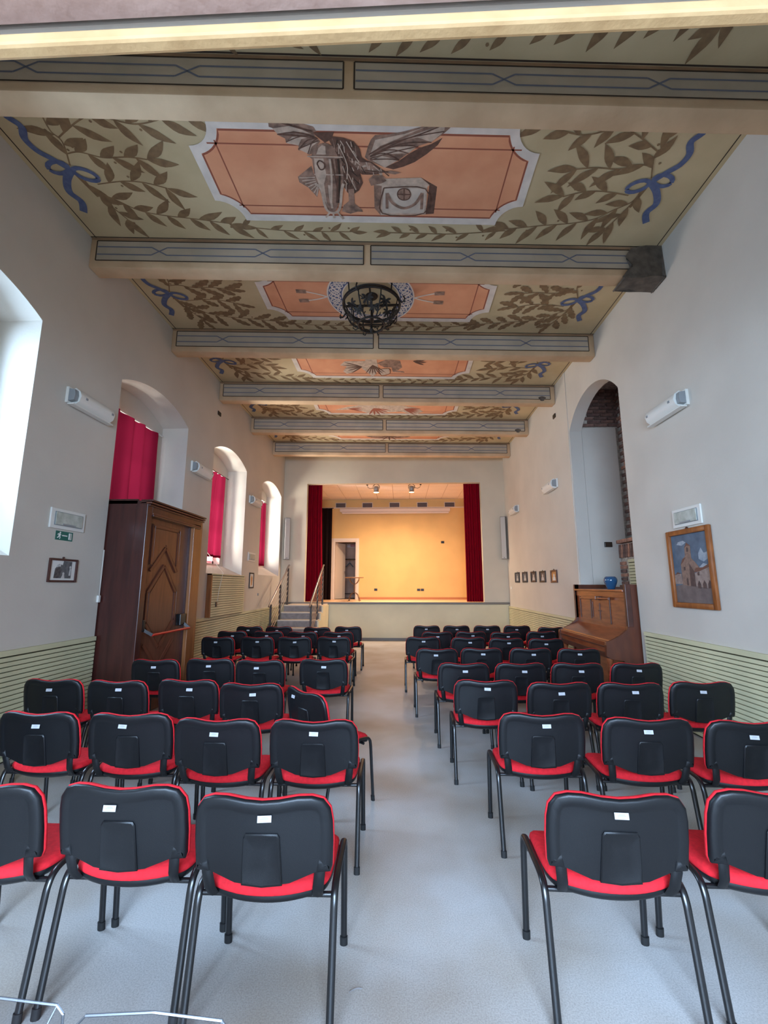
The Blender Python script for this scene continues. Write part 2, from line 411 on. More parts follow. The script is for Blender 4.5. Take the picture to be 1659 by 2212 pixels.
for k in range(13):                                             # soldier course under the ledge
    o = brick_shared(.235, .055, .04, (0, 2, 1)[k % 3]); o.rotation_euler = (R(0), R(82), R(90)); o.location = (3.92, 7.93 - k * .078, 2.19)
row = 0; z = 1.5
while z < 2.02:
    for k in range(1):
        o = brick_shared(.235, bh, .04, rb.choice((0, 1, 2))); o.rotation_euler = (0, 0, R(90)); o.location = (3.925, 7.86 + (row % 2) * .03, z)
    z += bh + jt; row += 1
tag(MB().box(XR + .225, 7.955, 0, 4.045, 7.995, 4.52).build('plaster_panel', 'wall_paint', bevel=.004), 'smooth grey-white panel lining the far side of the brick niche', 'panel')
tag(MB().box(3.655, 7.925, 2.27, 3.79, 7.955, 2.362).build('socket_box', 'socket_dark', bevel=.008), 'black socket box on the niche panel above the piano', 'socket')

# stage wall with its opening, stage front
m = MB(); op = rect(-2.91, 2.47, STG, 4.737)
m.sheet([rect(XL, XR, STG - .001, ZC), [(-2.91, STG), (2.47, STG), (2.47, 4.737), (-2.91, 4.737)]], lambda u, v: (u, YS, v))
m.strip([(-2.91, YS, STG), (-2.91, YS, 4.737), (2.47, YS, 4.737), (2.47, YS, STG)], [(-2.91, YS + .18, STG), (-2.91, YS + .18, 4.737), (2.47, YS + .18, 4.737), (2.47, YS + .18, STG)])
m.sheet([rect(XL, XR, STG, ZC), op], lambda u, v: (u, YS + .18, v))
struct(m.build('wall_stage', 'stage_wall_paint', fix=False))
struct(MB().box(XL, YS, 0, XR, YS + .1, STG - .06).build('wall_stage_front', 'stage_front_paint'))
struct(MB().box(-2.15, YS - .012, 0, XR, YS, .075).build('baseboard_stage', 'stage_edge'))
# stage floor, edge, side and back walls
struct(MB().box(XL, YS + .02, STG - .06, XR, 16.3, STG).build('floor_stage', 'stage_wood'))
struct(MB().box(XL, YS - .05, STG - .055, XR, YS + .02, STG + .004).build('trim_2', 'stage_edge', bevel=.008))
struct(MB().box(XL - .1, YS + .18, STG, XL, 16.3, 5.1).build('wall_stage_left', 'yellow_paint'))
struct(MB().box(XR, YS + .18, STG, XR + .1, 16.3, 5.1).build('wall_stage_right', 'yellow_paint'))
m = MB(); dr = rect(-2.45, -1.63, STG, 3.21)
m.sheet([[(XL, STG), (-2.45, STG), (-2.45, 3.21), (-1.63, 3.21), (-1.63, STG), (XR, STG), (XR, 4.46), (XL, 4.46)]], lambda u, v: (u, 16.0, v))
m.strip([(XL, 16.0, 4.46), (XR, 16.0, 4.46)], [(XL, 16.12, 4.46), (XR, 16.12, 4.46)])
m.sheet([rect(XL, XR, 4.46, 5.1)], lambda u, v: (u, 16.12, v))
m.strip([(-2.45, 16, STG), (-2.45, 16, 3.21), (-1.63, 16, 3.21), (-1.63, 16, STG)], [(-2.45, 16.12, STG), (-2.45, 16.12, 3.21), (-1.63, 16.12, 3.21), (-1.63, 16.12, STG)])
struct(m.build('wall_stage_back', 'yellow_paint', fix=False))
struct(MB().box(XL, 15.97, 4.445, XR, 16.13, 4.475).build('trim_3', 'screen_case'))
struct(MB().box(-1.52, 15.985, STG, XR, 16.0, STG + .075).build('baseboard_stage_back', 'skirting_orange'))
# ceiling over the stage: grid and lay-in tiles
cs = struct(MB().box(XL, YS + .18, 4.815, XR, 16.12, 4.86).build('ceiling_stage', 'tile_grid'))
tile_me = None
for i in range(12):
    for j in range(5):
        xx = -3.82 + i * .595; yy = 13.42 + j * .545
        x0_, x1_ = max(xx, XL), min(xx + .583, XR)
        if x1_ - x0_ < .05: continue
        if x1_ - x0_ > .58:
            if tile_me is None:
                o = MB().box(0, 0, 0, .583, .533, .02).build('ceiling_tile', 'ceiling_tile', cs); tile_me = o.data
            else:
                o = bpy.data.objects.new('ceiling_tile', tile_me); COL.objects.link(o); o.parent = cs
            o.location = (xx, yy, 4.800)
        else: MB().box(x0_, yy, 4.80, x1_, yy + .533, 4.82).build('ceiling_tile', 'ceiling_tile', cs)
# small room behind the stage door
m = MB(); a, b, c, d, e, f = -3.0, 16.12, STG, -0.9, 18.1, 3.9
m.box(a, e, c, d, e + .1, f).box(a - .1, b, c, a, e, f).box(d, b, c, d + .1, e, f).box(a, b, f, d, e, f + .1)
struct(m.build('wall_back_room', 'back_room'))
struct(MB().box(a, b - .12, c - .06, d, e, c).build('floor_back_room', 'step_stone'))

# entrance wall: wide flat opening over the camera, plastered soffit with a cream border
m = MB()
m.box(XL - .1, YN, 3.56, XR + .1, YN + .06, ZC).box(XL - .1, -.6, 3.62, XR + .1, YN, 3.75)
m.box(XL - .1, YN - .5, 0, -2.35, YN + .06, 3.62).box(2.3, YN - .5, 0, XR + .1, YN + .06, 3.62)
struct(m.build('wall_entrance', 'wall_paint'))
m = MB()
m.grid(40, 14, lambda u, v: (-2.35 + u * 4.65, -.5 + v * (YN - .5 + .44), 3.515 + .008 * math.sin(u * 23 + v * 7) * math.sin(v * 11 + u * 5)))
m.box(-2.35, -.5, 3.55, 2.3, YN - .02, 3.61)
struct(m.build('ceiling_entrance', 'pink_plaster', smooth=60, fix=False))
struct(MB().bar((-2.35, YN - .02, 3.450), (2.3, YN - .02, 3.445), .05, .052).build('trim_4', 'cream_trim', bevel=.012))
# foyer around the camera, with glazed doors behind
m = MB()
m.box(XL - .1, -3.2, 0, XL, YN - .5, 3.75).box(XR, -3.2, 0, XR + .1, YN - .5, 3.75).box(XL, -3.2, 3.62, XR, -.6, 3.75)
m.box(XL, -3.1, 0, -1.95, -3.0, 3.62).box(1.55, -3.1, 0, XR, -3.0, 3.62).box(-1.95, -3.1, 2.95, 1.55, -3.0, 3.62)
struct(m.build('wall_foyer', 'wall_paint'))

# painted ceiling
ceil = struct(MB().box(XL - .02, YN, ZC, XR + .02, YS + .02, ZC + .1).build('ceiling', 'fresco_green'))

# ------------------------------------------------------------------ beams with painted panels
def beam_pt(k, s, t, z): return (s, BEAMS[k] + t + SK * (s - XL), z)
def stroke2(mb, pts, wd, fn, taper=False):
    P = [Vector((p[0], p[1])) for p in pts]; n = len(P); A = []; B = []
    for i, p in enumerate(P):
        d = (P[min(i+1, n-1)] - P[max(i-1, 0)]); d = d.normalized() if d.length else Vector((1, 0)); nn = Vector((-d.y, d.x))
        ww = wd * (0.5 if not taper else 0.5 * max(.12, 1 - i / (n - 1)))
        A.append(fn(*(p + nn * ww))); B.append(fn(*(p - nn * ww)))
    mb.strip(A, B)
beam_words = ['dark beam nearest the camera, half hidden by the cream border', 'second beam from the camera, with a grey cement patch at its right end',
              'third beam from the camera, just beyond the iron ceiling lamp', 'fourth beam from the camera, third from the stage wall',
              'fifth beam from the camera, second from the stage wall', 'farthest and smallest beam, next to the stage wall']
for k in range(6):
    root = thing('ceiling_beam', 'painted ochre ' + beam_words[k], 'beam', beam_pt(k, (XL + XR) / 2, .1, 5.27))
    mb = MB(); c = [beam_pt(k, s, t, z) for z in (5.27, ZC) for t in (0, .2) for s in (XL, XR)]
    mb.add(c, [(0, 1, 3, 2), (4, 6, 7, 5), (0, 4, 5, 1), (2, 3, 7, 6), (0, 2, 6, 4), (1, 5, 7, 3)])
    body = mb.build('beam_body', 'beam_ochre', root, bevel=.018, smooth=40)
    f = lambda s, z, o=.003: beam_pt(k, s, -o, z)
    mb = MB(); mb.add([f(XL + .01, 5.628, .002), f(XR - .01, 5.628, .002), f(XR - .01, ZC - .002, .002), f(XL + .01, ZC - .002, .002)], [(0, 1, 2, 3)])
    mb.build('painted_border', 'beam_dark', root, fix=False)
    for (s0, s1, xs) in ((-3.56, -.42, (-2.83, -1.615)), (-.335, 3.09, (.83, 2.06))):
        pm = MB(); pm.add([f(s0, 5.358), f(s1, 5.358), f(s1, 5.616), f(s0, 5.616)], [(0, 1, 2, 3)])
        pn = pm.build('painted_panel', 'panel_grey', root, fix=False)
        lm = MB(); g = lambda u, v: f(u, v, .005)
        for a, b in (((s0, 5.358), (s1, 5.358)), ((s1, 5.358), (s1, 5.616)), ((s1, 5.616), (s0, 5.616)), ((s0, 5.616), (s0, 5.358))): stroke2(lm, [a, b], .013, g)
        lm.build('dark_outline', 'fresco_line', pn, fix=False)
        bm_ = MB(); zc, h = 5.487, .05
        for sg in (1, -1):
            P = [(s0 + .01, zc + sg * h)]
            for x in xs: P += [(x - .09, zc + sg * h), (x + .09, zc - sg * h)]; sg = -sg
            P.append((s1 - .01, zc + sg * h)); 
            for a, b in zip(P, P[1:]): stroke2(bm_, [a, b], .016, g)
        bm_.build('blue_tracery', 'blue_line', pn, fix=False)
    if k == 1:
        rr = random.Random(5); mb = MB()
        loop = [(0, 5.24), (.16 + .02, 5.235), (.34, 5.235), (.47, 5.23), (.47, ZC - .01), (.30, ZC - .02), (.12, 5.60), (.05, 5.5), (.09, 5.38)]
        mb.prism([(2.70 + u, v) for u, v in loop], lambda u, v, d: beam_pt(k, u, d, v), -.035, .22)
        mb.build('cement_patch', 'cement', root, bevel=.02, smooth=50)
    if k in (3, 4):
        mb = MB(); mb.prism([(2.92 + .07 * math.cos(t) * (1 + .3 * math.sin(3 * t)), 5.37 + .05 * math.sin(t)) for t in [i * .524 for i in range(12)]], lambda u, v, d: beam_pt(k, u, d, v), -.008, .01)
        mb.build('damp_stain', 'cement', root)

# ------------------------------------------------------------------ ceiling frescoes (flat paint on the ceiling, one set for each bay)
def bay(k, lay=1):
    return lambda s, t: (s, BEAMS[k] + t + SK * (s - XL), ZC - .0012 * lay)
LAY = [1.0]
def leaf(mb, p, ang, L, W, fk, oak=False):
    LAY[0] += .02; fn = bay(fk, LAY[0])
    if oak: prof = [(0, .03), (.15, .5), (.28, .42), (.42, .85), (.52, .62), (.68, .9), (.8, .55), (.92, .5), (1, 0)]
    else: prof = [(0, .04), (.15, .55), (.35, .95), (.5, 1.0), (.7, .7), (.88, .3), (1, 0)]
    ca, sa = math.cos(ang), math.sin(ang); top = []; bot = []
    for a, b in prof:
        for lst, sg in ((top, 1), (bot, -1)):
            u, v = a * L, sg * b * W * .5 + .12 * L * math.sin(a * 2.6) * .5
            lst.append(fn(p[0] + u * ca - v * sa, p[1] + u * sa + v * ca))
    mb.strip(top, bot)
def branch(mb, pts, fn, rr, oak, L=.2, step=.105, mirror=None, stem=.014):
    P = smoothpts(pts, 8); Q = [(p.x, p.y) for p in P]
    if mirror is not None: Q = [(2 * mirror - x, y) for x, y in Q]
    fk = fn; LAY[0] += .02; stroke2(mb, Q, stem, bay(fk, LAY[0]))
    acc = 0; side = 1
    for a, b in zip(Q, Q[1:]):
        acc += math.dist(a, b)
        if acc > step:
            acc = 0; side = -side; an = math.atan2(b[1] - a[1], b[0] - a[0])
            leaf(mb, b, an + side * rr.uniform(.45, .95), L * rr.uniform(.75, 1.15), L * (.42 if oak else .30), fn, oak)
            if rr.random() < .45:
                c = (b[0] - side * .05 * math.sin(an) * -1, b[1] + side * .05); r_ = .014
                LAY[0] += .02; mb.sheet([[(c[0] + r_ * math.cos(q), c[1] + r_ * math.sin(q)) for q in [i * 1.047 for i in range(6)]]], bay(fk, LAY[0]))
    leaf(mb, Q[-1], math.atan2(Q[-1][1] - Q[-2][1], Q[-1][0] - Q[-2][0]), L, L * .3, fn, oak)
AX = -.33
BR = [[(-3.19, -.80), (-3.17, -.64), (-3.01, -.52), (-2.85, -.40), (-2.62, -.34), (-2.30, -.30), (-1.9, -.24)],
      [(-1.9, -.22), (-1.34, -.16), (-.9, -.155), (-.55, -.16)],
      [(-3.09, -.71), (-2.81, -.75), (-2.60, -.74), (-2.40, -.68)],
      [(-3.22, -.91), (-3.12, -1.14), (-3.15, -1.25), (-3.10, -1.45)],
      [(-3.13, -1.18), (-2.85, -1.33), (-2.65, -1.40), (-2.54, -1.36), (-2.35, -1.32), (-2.13, -1.36), (-1.88, -1.44)],
      [(-3.16, -1.03), (-3.03, -1.05), (-2.84, -1.0), (-2.61, -1.01), (-2.43, -.99)],
      [(-3.19, -.66), (-3.12, -.45), (-3.05, -.28)],
      [(-1.9, -1.50), (-1.34, -1.54), (-.9, -1.55), (-.5, -1.54)]]
RIB = [(-3.40, -1.50), (-3.44, -1.38), (-3.38, -1.28), (-3.44, -1.17), (-3.42, -1.06), (-3.34, -.98), (-3.25, -.88)]
TAIL = [(-3.25, -.86), (-3.36, -.76), (-3.44, -.62), (-3.40, -.50), (-3.47, -.37)]
def concave(s0, s1, t0, t1, r, ins=0, n=8):
    """rectangle with scooped-out corners; ins shrinks it by an even margin"""
    q = r + ins; h = math.asin(ins / q) if ins else 0; out = []
    for (cx_, cy_, a0) in ((s0, t0, 90), (s1, t0, 180), (s1, t1, 270), (s0, t1, 0)):
        A, B = R(a0) - h, R(a0 - 90) + h
        out += [(cx_ + q * math.cos(A + (B - A) * i / n), cy_ + q * math.sin(A + (B - A) * i / n)) for i in range(n + 1)]
    return out
for k in range(6):
    rr = random.Random(20 + k); oak = k in (2, 4)
    fol = MB(); rib = MB(); f1 = bay(k, .8); f2 = bay(k, 6.0); LAY[0] = 1.0; nrib = 0
    for mi in (None, AX):
        for bi, b in enumerate(BR):
            if k == 0 and bi in (3, 4, 7): continue
            branch(fol, b, k, rr, oak, L=.19 if bi in (1, 7) else .29, step=.092, mirror=mi)
        fm = (lambda q: q) if mi is None else (lambda q: [(2 * AX - x, y) for x, y in q])
        if k:
            stroke2(rib, fm([(p.x, p.y) for p in smoothpts(RIB, 6)]), .062, f2)
        stroke2(rib, fm([(p.x, p.y) for p in smoothpts(TAIL, 6)]), .07, bay(k, 6.15))
        for dx, dy, ph in ((.12, .05, .4), (-.10, -.02, 2.9)):
            lp = [(-3.25 + dx + .105 * math.cos(q) * math.cos(ph) - .06 * math.sin(q) * math.sin(ph), -.87 + dy + .105 * math.cos(q) * math.sin(ph) + .06 * math.sin(q) * math.cos(ph)) for q in [i * .4488 for i in range(15)]]
            nrib += 1; stroke2(rib, fm(lp), .045, bay(k, 6.3 + .15 * nrib))
        stroke2(fol, fm([(-3.24, -.86), (-3.18, -.56)]), .035, f1)
    fol.build('painted_garland', 'fresco_leaf', ceil, fix=False)
    rib.build('painted_ribbon', 'fresco_blue', ceil, fix=False)
    ed = MB()
    for s_ in (XL + .055, XR - .055): stroke2(ed, [(s_, -1.66), (s_, 0)], .012, f1)
    stroke2(ed, [(XL, -.012), (XR, -.012)], .014, f1)
    ed.build('painted_edge_line', 'fresco_line', ceil, fix=False)
    if k == 0: continue
    s0, s1, t0, t1 = -1.96, 1.35, -1.39, -.30
    if k >= 3: t1 = -.25
    wf = MB(); wf.sheet([concave(s0, s1, t0, t1, .25)], bay(k, 6.6)); wf.build('painted_white_border', 'fresco_white', ceil, fix=False)
    of = MB(); of.sheet([concave(s0, s1, t0, t1, .25, .085)], bay(k, 7.0)); of.build('painted_orange_field', 'fresco_orange', ceil, fix=False)
    ln = MB(); g = bay(k, 7.4); q = concave(s0, s1, t0, t1, .25, .095)
    stroke2(ln, q + q[:1], .018, g)
    a0, a1, b0, b1 = s0 + .26, s1 - .26, t0 + .22, t1 - .2
    for a, b in (((a0 - .08, b0), (a1 + .08, b0)), ((a0 - .02, b1), (a1 + .02, b1)), ((a0, b0 - .03), (a0 + .02, b1 + .03)), ((a1, b0 - .03), (a1 - .02, b1 + .03))): stroke2(ln, [a, b], .014, g)
    ln.build('painted_red_line', 'fresco_rust', ceil, fix=False)

# bay 1: winged beast with an urn and a casket
DRG = {
 'fresco_umber': [(6, [(-.13,-.97),(.01,-1.04),(.1,-1.11),(.2,-1.17),(.31,-1.21),(.41,-1.27),(.37,-1.2),(.27,-1.11),(.16,-1.03),(.05,-.98),(-.05,-.95)]),
   (6, [(.23,-.87),(.4,-.77),(.39,-.44),(.3,-.43),(.32,-.79)]),
   (8, [(-.64,-1.23),(-.6,-1.26),(-.5,-1.25),(-.41,-1.22),(-.36,-1.15),(-.35,-1.07),(-.31,-1.04),(-.25,-1.02),(-.2,-.98),(-.16,-.95),(-.13,-.93),(-.18,-.9),(-.27,-.89),(-.36,-.89),(-.38,-.91),(-.36,-.8),(-.41,-.71),(-.48,-.66),(-.53,-.68),(-.58,-.79),(-.55,-.88),(-.55,-1.05),(-.59,-1.09)]),
   (8, [(-.77,-1.29),(-.58,-1.3),(-.6,-1.26),(-.64,-1.22),(-.68,-1.2),(-.7,-1.22),(-.76,-1.27)])],
 'fresco_sepia': [(6, [(-1.21,-1.43),(-1.05,-1.4),(-.93,-1.39),(-.76,-1.34),(-.74,-1.3),(-.77,-1.29),(-.76,-1.26),(-.72,-1.21),(-.78,-1.14),(-.82,-1.09),(-.85,-1.08),(-.89,-1.12),(-.94,-1.12),(-.93,-1.17),(-1.04,-1.19),(-1.04,-1.23),(-1.1,-1.26),(-1.09,-1.29),(-1.13,-1.32),(-1.16,-1.33),(-1.15,-1.39)]),
   (7, [(-.32,-1.07),(-.28,-1.18),(-.25,-1.24),(-.21,-1.28),(-.09,-1.29),(.06,-1.32),(.16,-1.35),(.31,-1.39),(.43,-1.42),(.53,-1.45),(.5,-1.39),(.43,-1.32),(.31,-1.23),(.19,-1.19),(.1,-1.12),(.01,-1.05),(-.13,-.97),(-.16,-.98),(-.29,-1.04)]),
   (6, [(-1.01,-.85),(-.85,-.97),(-.84,-.83),(-.82,-.72),(-.86,-.62),(-.93,-.73),(-1.01,-.79)]),
   (9, [(-.86,-1.07),(-.54,-1.07),(-.55,-1.05),(-.55,-.88),(-.56,-.79),(-.59,-.68),(-.67,-.49),(-.72,-.42),(-.77,-.44),(-.79,-.54),(-.82,-.72),(-.84,-.83),(-.84,-.88),(-.83,-1.04)]),
   (9, [(-.83,-1.07),(-.79,-1.14),(-.73,-1.19),(-.67,-1.2),(-.61,-1.17),(-.58,-1.08)]),
   (9, [(-.48,-1.04),(-.37,-1.02),(-.27,-1.02),(-.2,-.96),(-.14,-.93),(-.22,-.91),(-.35,-.93),(-.42,-.97)]),
   (8, [(-.52,-.72),(-.46,-.73),(-.47,-.55),(-.4,-.48),(-.39,-.45),(-.45,-.45),(-.53,-.42),(-.62,-.45),(-.59,-.53),(-.53,-.58)]),
   (10, [(-.3,-.84),(-.25,-.89),(-.16,-.89),(-.12,-.83),(-.17,-.8),(-.28,-.77)]),
   (9, [(-.16,-.92),(-.07,-.94),(.03,-.92),(-.03,-.9),(-.11,-.91)]),
   (8, [(-.25,-.78),(-.17,-.77),(-.2,-.41),(-.26,-.5)])],
 'fresco_tan': [(9, [(-1.13,-1.32),(-.94,-1.35),(-.79,-1.28),(-.95,-1.3),(-1.09,-1.26)]), (9, [(-1.04,-1.19),(-.97,-1.25),(-.79,-1.26),(-.89,-1.23),(-.93,-1.17)]),
   (9, [(-.93,-1.13),(-.86,-1.18),(-.74,-1.21),(-.81,-1.16),(-.85,-1.09)]), (10, [(-.81,-1.05),(-.72,-1.05),(-.72,-.88),(-.76,-.78),(-.77,-.52),(-.8,-.66),(-.83,-.88)]),
   (10, [(-.78,-1.09),(-.75,-1.15),(-.71,-1.18),(-.68,-1.17),(-.69,-1.09)]), (9, [(-.27,-1.09),(-.21,-1.24),(.06,-1.3),(.26,-1.37),(.01,-1.26),(-.17,-1.18)]),
   (9, [(-.26,-1.05),(-.13,-1.16),(.19,-1.2),(.1,-1.12),(-.1,-1.11)]), (9, [(-.25,-1.04),(-.15,-1.09),(0,-1.05),(-.13,-.97)]), (9, [(-.05,-1.22),(.21,-1.32),(.42,-1.39),(.42,-1.33),(.31,-1.23),(.18,-1.27)]),
   (11, [(-.36,-.98),(-.32,-1.0),(-.31,-.98),(-.34,-.97)]), (8, [(-.17,-.77),(.3,-.77),(.3,-.43),(-.2,-.41)]), (8, [(-.25,-.78),(-.15,-.85),(.23,-.87),(.32,-.79),(.3,-.77),(-.17,-.77)])],
 'fresco_pale': [(9, [(-.15,-.75),(.28,-.75),(.28,-.45),(-.18,-.44)])]}
STK = {'fresco_tan': [(12, .028, [(-.85,-.78),(-.8,-.72),(-.79,-.49),(-.72,-.43),(-.64,-.49),(-.59,-.71),(-.56,-.79)]), (12, .025, [(-.71,-.77),(-.72,-.63),(-.72,-.49)]), (12, .02, [(-.76,-.43),(-.81,-.37)]), (12, .02, [(-.72,-.42),(-.72,-.36)]), (12, .02, [(-.67,-.44),(-.62,-.35)]),
   (12, .012, [(-.87,-1.07),(-.53,-1.07)]), (12, .012, [(-.84,-.885),(-.55,-.885)]), (12, .01, [(-.48,-1.22),(-.38,-1.02)]), (12, .01, [(-.5,-.9),(-.44,-.72)]), (12, .01, [(-.56,-1.2),(-.5,-1.0),(-.52,-.84)])],
 'fresco_umber': [(12, .014, [(.06,-.75),(.06,-.61)]), (12, .014, [(-.01,-.68),(.13,-.68)]), (12, .012, [(.13,-.68),(.11,-.63),(.06,-.61),(.01,-.63),(-.01,-.68),(.01,-.73),(.06,-.75),(.11,-.73),(.13,-.68)]), (12, .012, [(-.15,-.75),(.28,-.75),(.28,-.45),(-.18,-.44),(-.15,-.75)]),
   (11, .012, [(-1.15,-1.4),(-.78,-1.3)]), (11, .01, [(-1.1,-1.27),(-.78,-1.25)]), (11, .01, [(-.94,-1.14),(-.74,-1.22)]), (11, .012, [(-.28,-1.1),(-.1,-1.2),(.2,-1.3),(.5,-1.43)]), (11, .01, [(-.27,-1.06),(-.05,-1.13),(.19,-1.19)]),
   (11, .01, [(-.27,-1.05),(-.1,-1.06),(.01,-1.05)]), (12, .012, [(-.33,-.94),(-.2,-.925),(-.1,-.93)]), (12, .014, [(-.79,-1.0),(-.76,-1.03),(-.72,-1.0),(-.73,-.95),(-.77,-.94),(-.79,-1.0)]), (12, .012, [(-.64,-1.05),(-.63,-.6)])]}
def circ(c, r, n=20): return [(c[0] + r * math.cos(2*math.pi*i/n), c[1] + r * math.sin(2*math.pi*i/n)) for i in range(n)]
def paint(k, name, polys, strokes):
    cols = sorted(set(polys) | set(strokes))
    for c in cols:
        mb = MB()
        for i_, (l, p) in enumerate(polys.get(c, [])): mb.sheet([p], bay(k, l + 2 + .03 * i_))
        for i_, (l, wd, p) in enumerate(strokes.get(c, [])): stroke2(mb, [(q.x, q.y) for q in smoothpts(p, 4)] if len(p) > 2 else p, wd, bay(k, l + 2 + .02 * i_))
        mb.build(name, c, ceil, fix=False)
DRG['fresco_sepia'].append((11, circ((.06, -.68), .07)))
STK['fresco_sepia'] = [(12, .032, [(-.12,-.69),(-.06,-.57),(.06,-.51),(.18,-.57),(.25,-.7)]), (12, .03, [(-.12,-.69),(-.125,-.50)]), (12, .03, [(.25,-.7),(.25,-.50)])]
rf = random.Random(9)
def inside(p, poly):
    c = False; n = len(poly)
    for i in range(n):
        (x1, y1), (x2, y2) = poly[i - 1], poly[i]
        if (y1 > p[1]) != (y2 > p[1]) and p[0] < (x2 - x1) * (p[1] - y1) / (y2 - y1) + x1: c = not c
    return c
bodyp = DRG['fresco_umber'][2][1]
for _ in range(150):                                            # tufts of fur
    p = (rf.uniform(-.65, -.13), rf.uniform(-1.26, -.66))
    if inside(p, bodyp):
        L_ = rf.uniform(.04, .09); a_ = rf.uniform(.7, 2.0)
        STK.setdefault(rf.choice(('fresco_tan', 'fresco_sepia', 'fresco_line')), []).append((9 if p[0] < -.5 else 9, .009, [p, (p[0] + L_ * math.cos(a_), p[1] + L_ * math.sin(a_))]))
for i in range(7):                                              # ribs of the left fan and the wings
    t_ = i / 6; STK['fresco_tan'].append((8, .010, [(-.83 + .0 * t_, -.85 + .02 * i), (-1.0 + .14 * t_, -.84 + .2 * t_)]))
for e_ in ((-1.1, -1.27), (-1.04, -1.2), (-.94, -1.13), (-.86, -1.09)): STK['fresco_umber'].append((10, .009, [(-.74, -1.24), ((-.74 + e_[0]) / 2, (-1.25 + e_[1]) / 2 - .03), e_]))
for e_ in ((.42, -1.33), (.31, -1.23), (.19, -1.19), (.1, -1.12), (.01, -1.05)): STK['fresco_umber'].append((10, .010, [(-.27, -1.08), ((-.27 + e_[0]) / 2, (-1.08 + e_[1]) / 2 - .05), e_]))
for x_, m_ in ((-.60, 'fresco_umber'), (-.66, 'fresco_tan'), (-.58, 'fresco_line')): STK.setdefault(m_, []).append((11, .02, [(x_, -1.05), (x_ - .01, -.86), (x_ - .06, -.56)]))
paint(1, 'painted_winged_beast', DRG, STK)
# bay 2: blue ring with white interlace, tassels
cx_, cy_ = -.40, -.865
ring = {'fresco_blue': [(6, circ((cx_, cy_), .615, 48))], 'fresco_green': [(7, circ((cx_, cy_), .40, 40))]}
st = {'fresco_white': [], 'fresco_sepia': []}
st['fresco_white'].append((8, .022, circ((cx_, cy_), .61, 48) + [(cx_ + .61, cy_)])); st['fresco_white'].append((8, .018, circ((cx_, cy_), .405, 48) + [(cx_ + .405, cy_)]))
for ph in (0, 2.1, 4.2):
    for am, fq in ((.075, 11), (.05, 17)):
        st['fresco_white'].append((8.5, .016, [(cx_ + (.51 + am * math.sin(fq * q + ph)) * math.cos(q), cy_ + (.51 + am * math.sin(fq * q + ph)) * math.sin(q)) for q in [i * 2 * math.pi / 170 for i in range(171)]]))
for sg in (1, -1):
    for t_, e_ in ((-.05, -.10), (.05, .09)):
        st['fresco_white'].append((8, .022, [(cx_ + sg * .62, cy_), (cx_ + sg * .74, cy_ + t_), (cx_ + sg * .9, cy_ + e_)]))
        st['fresco_sepia'].append((9, .075, [(cx_ + sg * .9, cy_ + e_), (cx_ + sg * 1.04, cy_ + e_ * 1.1)]))
paint(2, 'painted_medallion', ring, st)
# bays 3 to 5: carved-looking figures
def leafy(c, n, L, W, a0, a1):
    out = []
    for i in range(n):
        a = a0 + (a1 - a0) * i / max(1, n - 1); d = (math.cos(a), math.sin(a)); e = (-d[1], d[0])
        out.append([(c[0] + d[0]*u*L + e[0]*v*W, c[1] + d[1]*u*L + e[1]*v*W) for u, v in ((0, .1), (.3, .9), (.7, .8), (1, 0), (.7, -.7), (.3, -.9), (0, -.1))])
    return out
p3 = {'fresco_tan': [(7, [(-1.11,-.76),(-1.01,-.91),(-.6,-.93),(-.73,-.69),(-.91,-.49),(-1.02,-.43),(-1.08,-.53),(-.99,-.72)]), (8, [(-.4,-.62),(-.2,-.66),(-.19,-.47),(-.35,-.38)]), (8, [(-.73,-.69),(-.57,-1.1),(-.42,-1.05),(-.4,-.66),(-.47,-.42),(-.53,-.31),(-.6,-.46),(-.67,-.58)])],
      'fresco_sepia': [(7, [(-.42,-.85),(-.23,-1.0),(.01,-.96),(.05,-.71),(-.05,-.57),(.08,-.55),(.1,-.5),(-.13,-.53),(-.15,-.7),(-.28,-.7)])], 'fresco_umber': []}
p3['fresco_umber'] += [(9, q) for q in leafy((-.7, -.72), 5, .35, .018, 2.3, 3.6)] + [(9, q) for q in leafy((-.5, -.8), 7, .4, .014, .9, 2.0)] + [(9, q) for q in leafy((.25, -.95), 3, .25, .03, -.2, .6)]
paint(3, 'painted_crouching_figure', p3, {'fresco_umber': [(9, .012, [(-.4,-.62),(-.2,-.66),(-.19,-.47),(-.35,-.38),(-.4,-.62)])]})
p4 = {'fresco_tan': [(7, [(-1.53,-.52),(-1.23,-.7),(-.67,-.9),(-.16,-.9),(.4,-.68),(.55,-.48),(.36,-.26),(.22,-.35),(.02,-.47),(-.31,-.4),(-.56,-.3),(-.75,-.33),(-.81,-.39),(-1.01,-.56)])], 'fresco_rust': [(8, q) for q in leafy((-.6, -.65), 6, .42, .03, .3, 1.9)] + [(8, q) for q in leafy((.1, -.62), 5, .4, .035, -.1, .9)] + [(8, q) for q in leafy((-1.2, -.6), 3, .35, .03, -.2, .4)]}
paint(4, 'painted_reclining_figure', p4, {})
p5 = {'fresco_sepia': [(7, [(-1.0,-.6),(-.5,-.8),(.1,-.75),(.3,-.5),(0,-.4),(-.5,-.36),(-.8,-.42)])], 'fresco_umber': [(8, q) for q in leafy((-.3, -.6), 7, .4, .03, 0, 3.1)]}
paint(5, 'painted_seated_figure', p5, {})

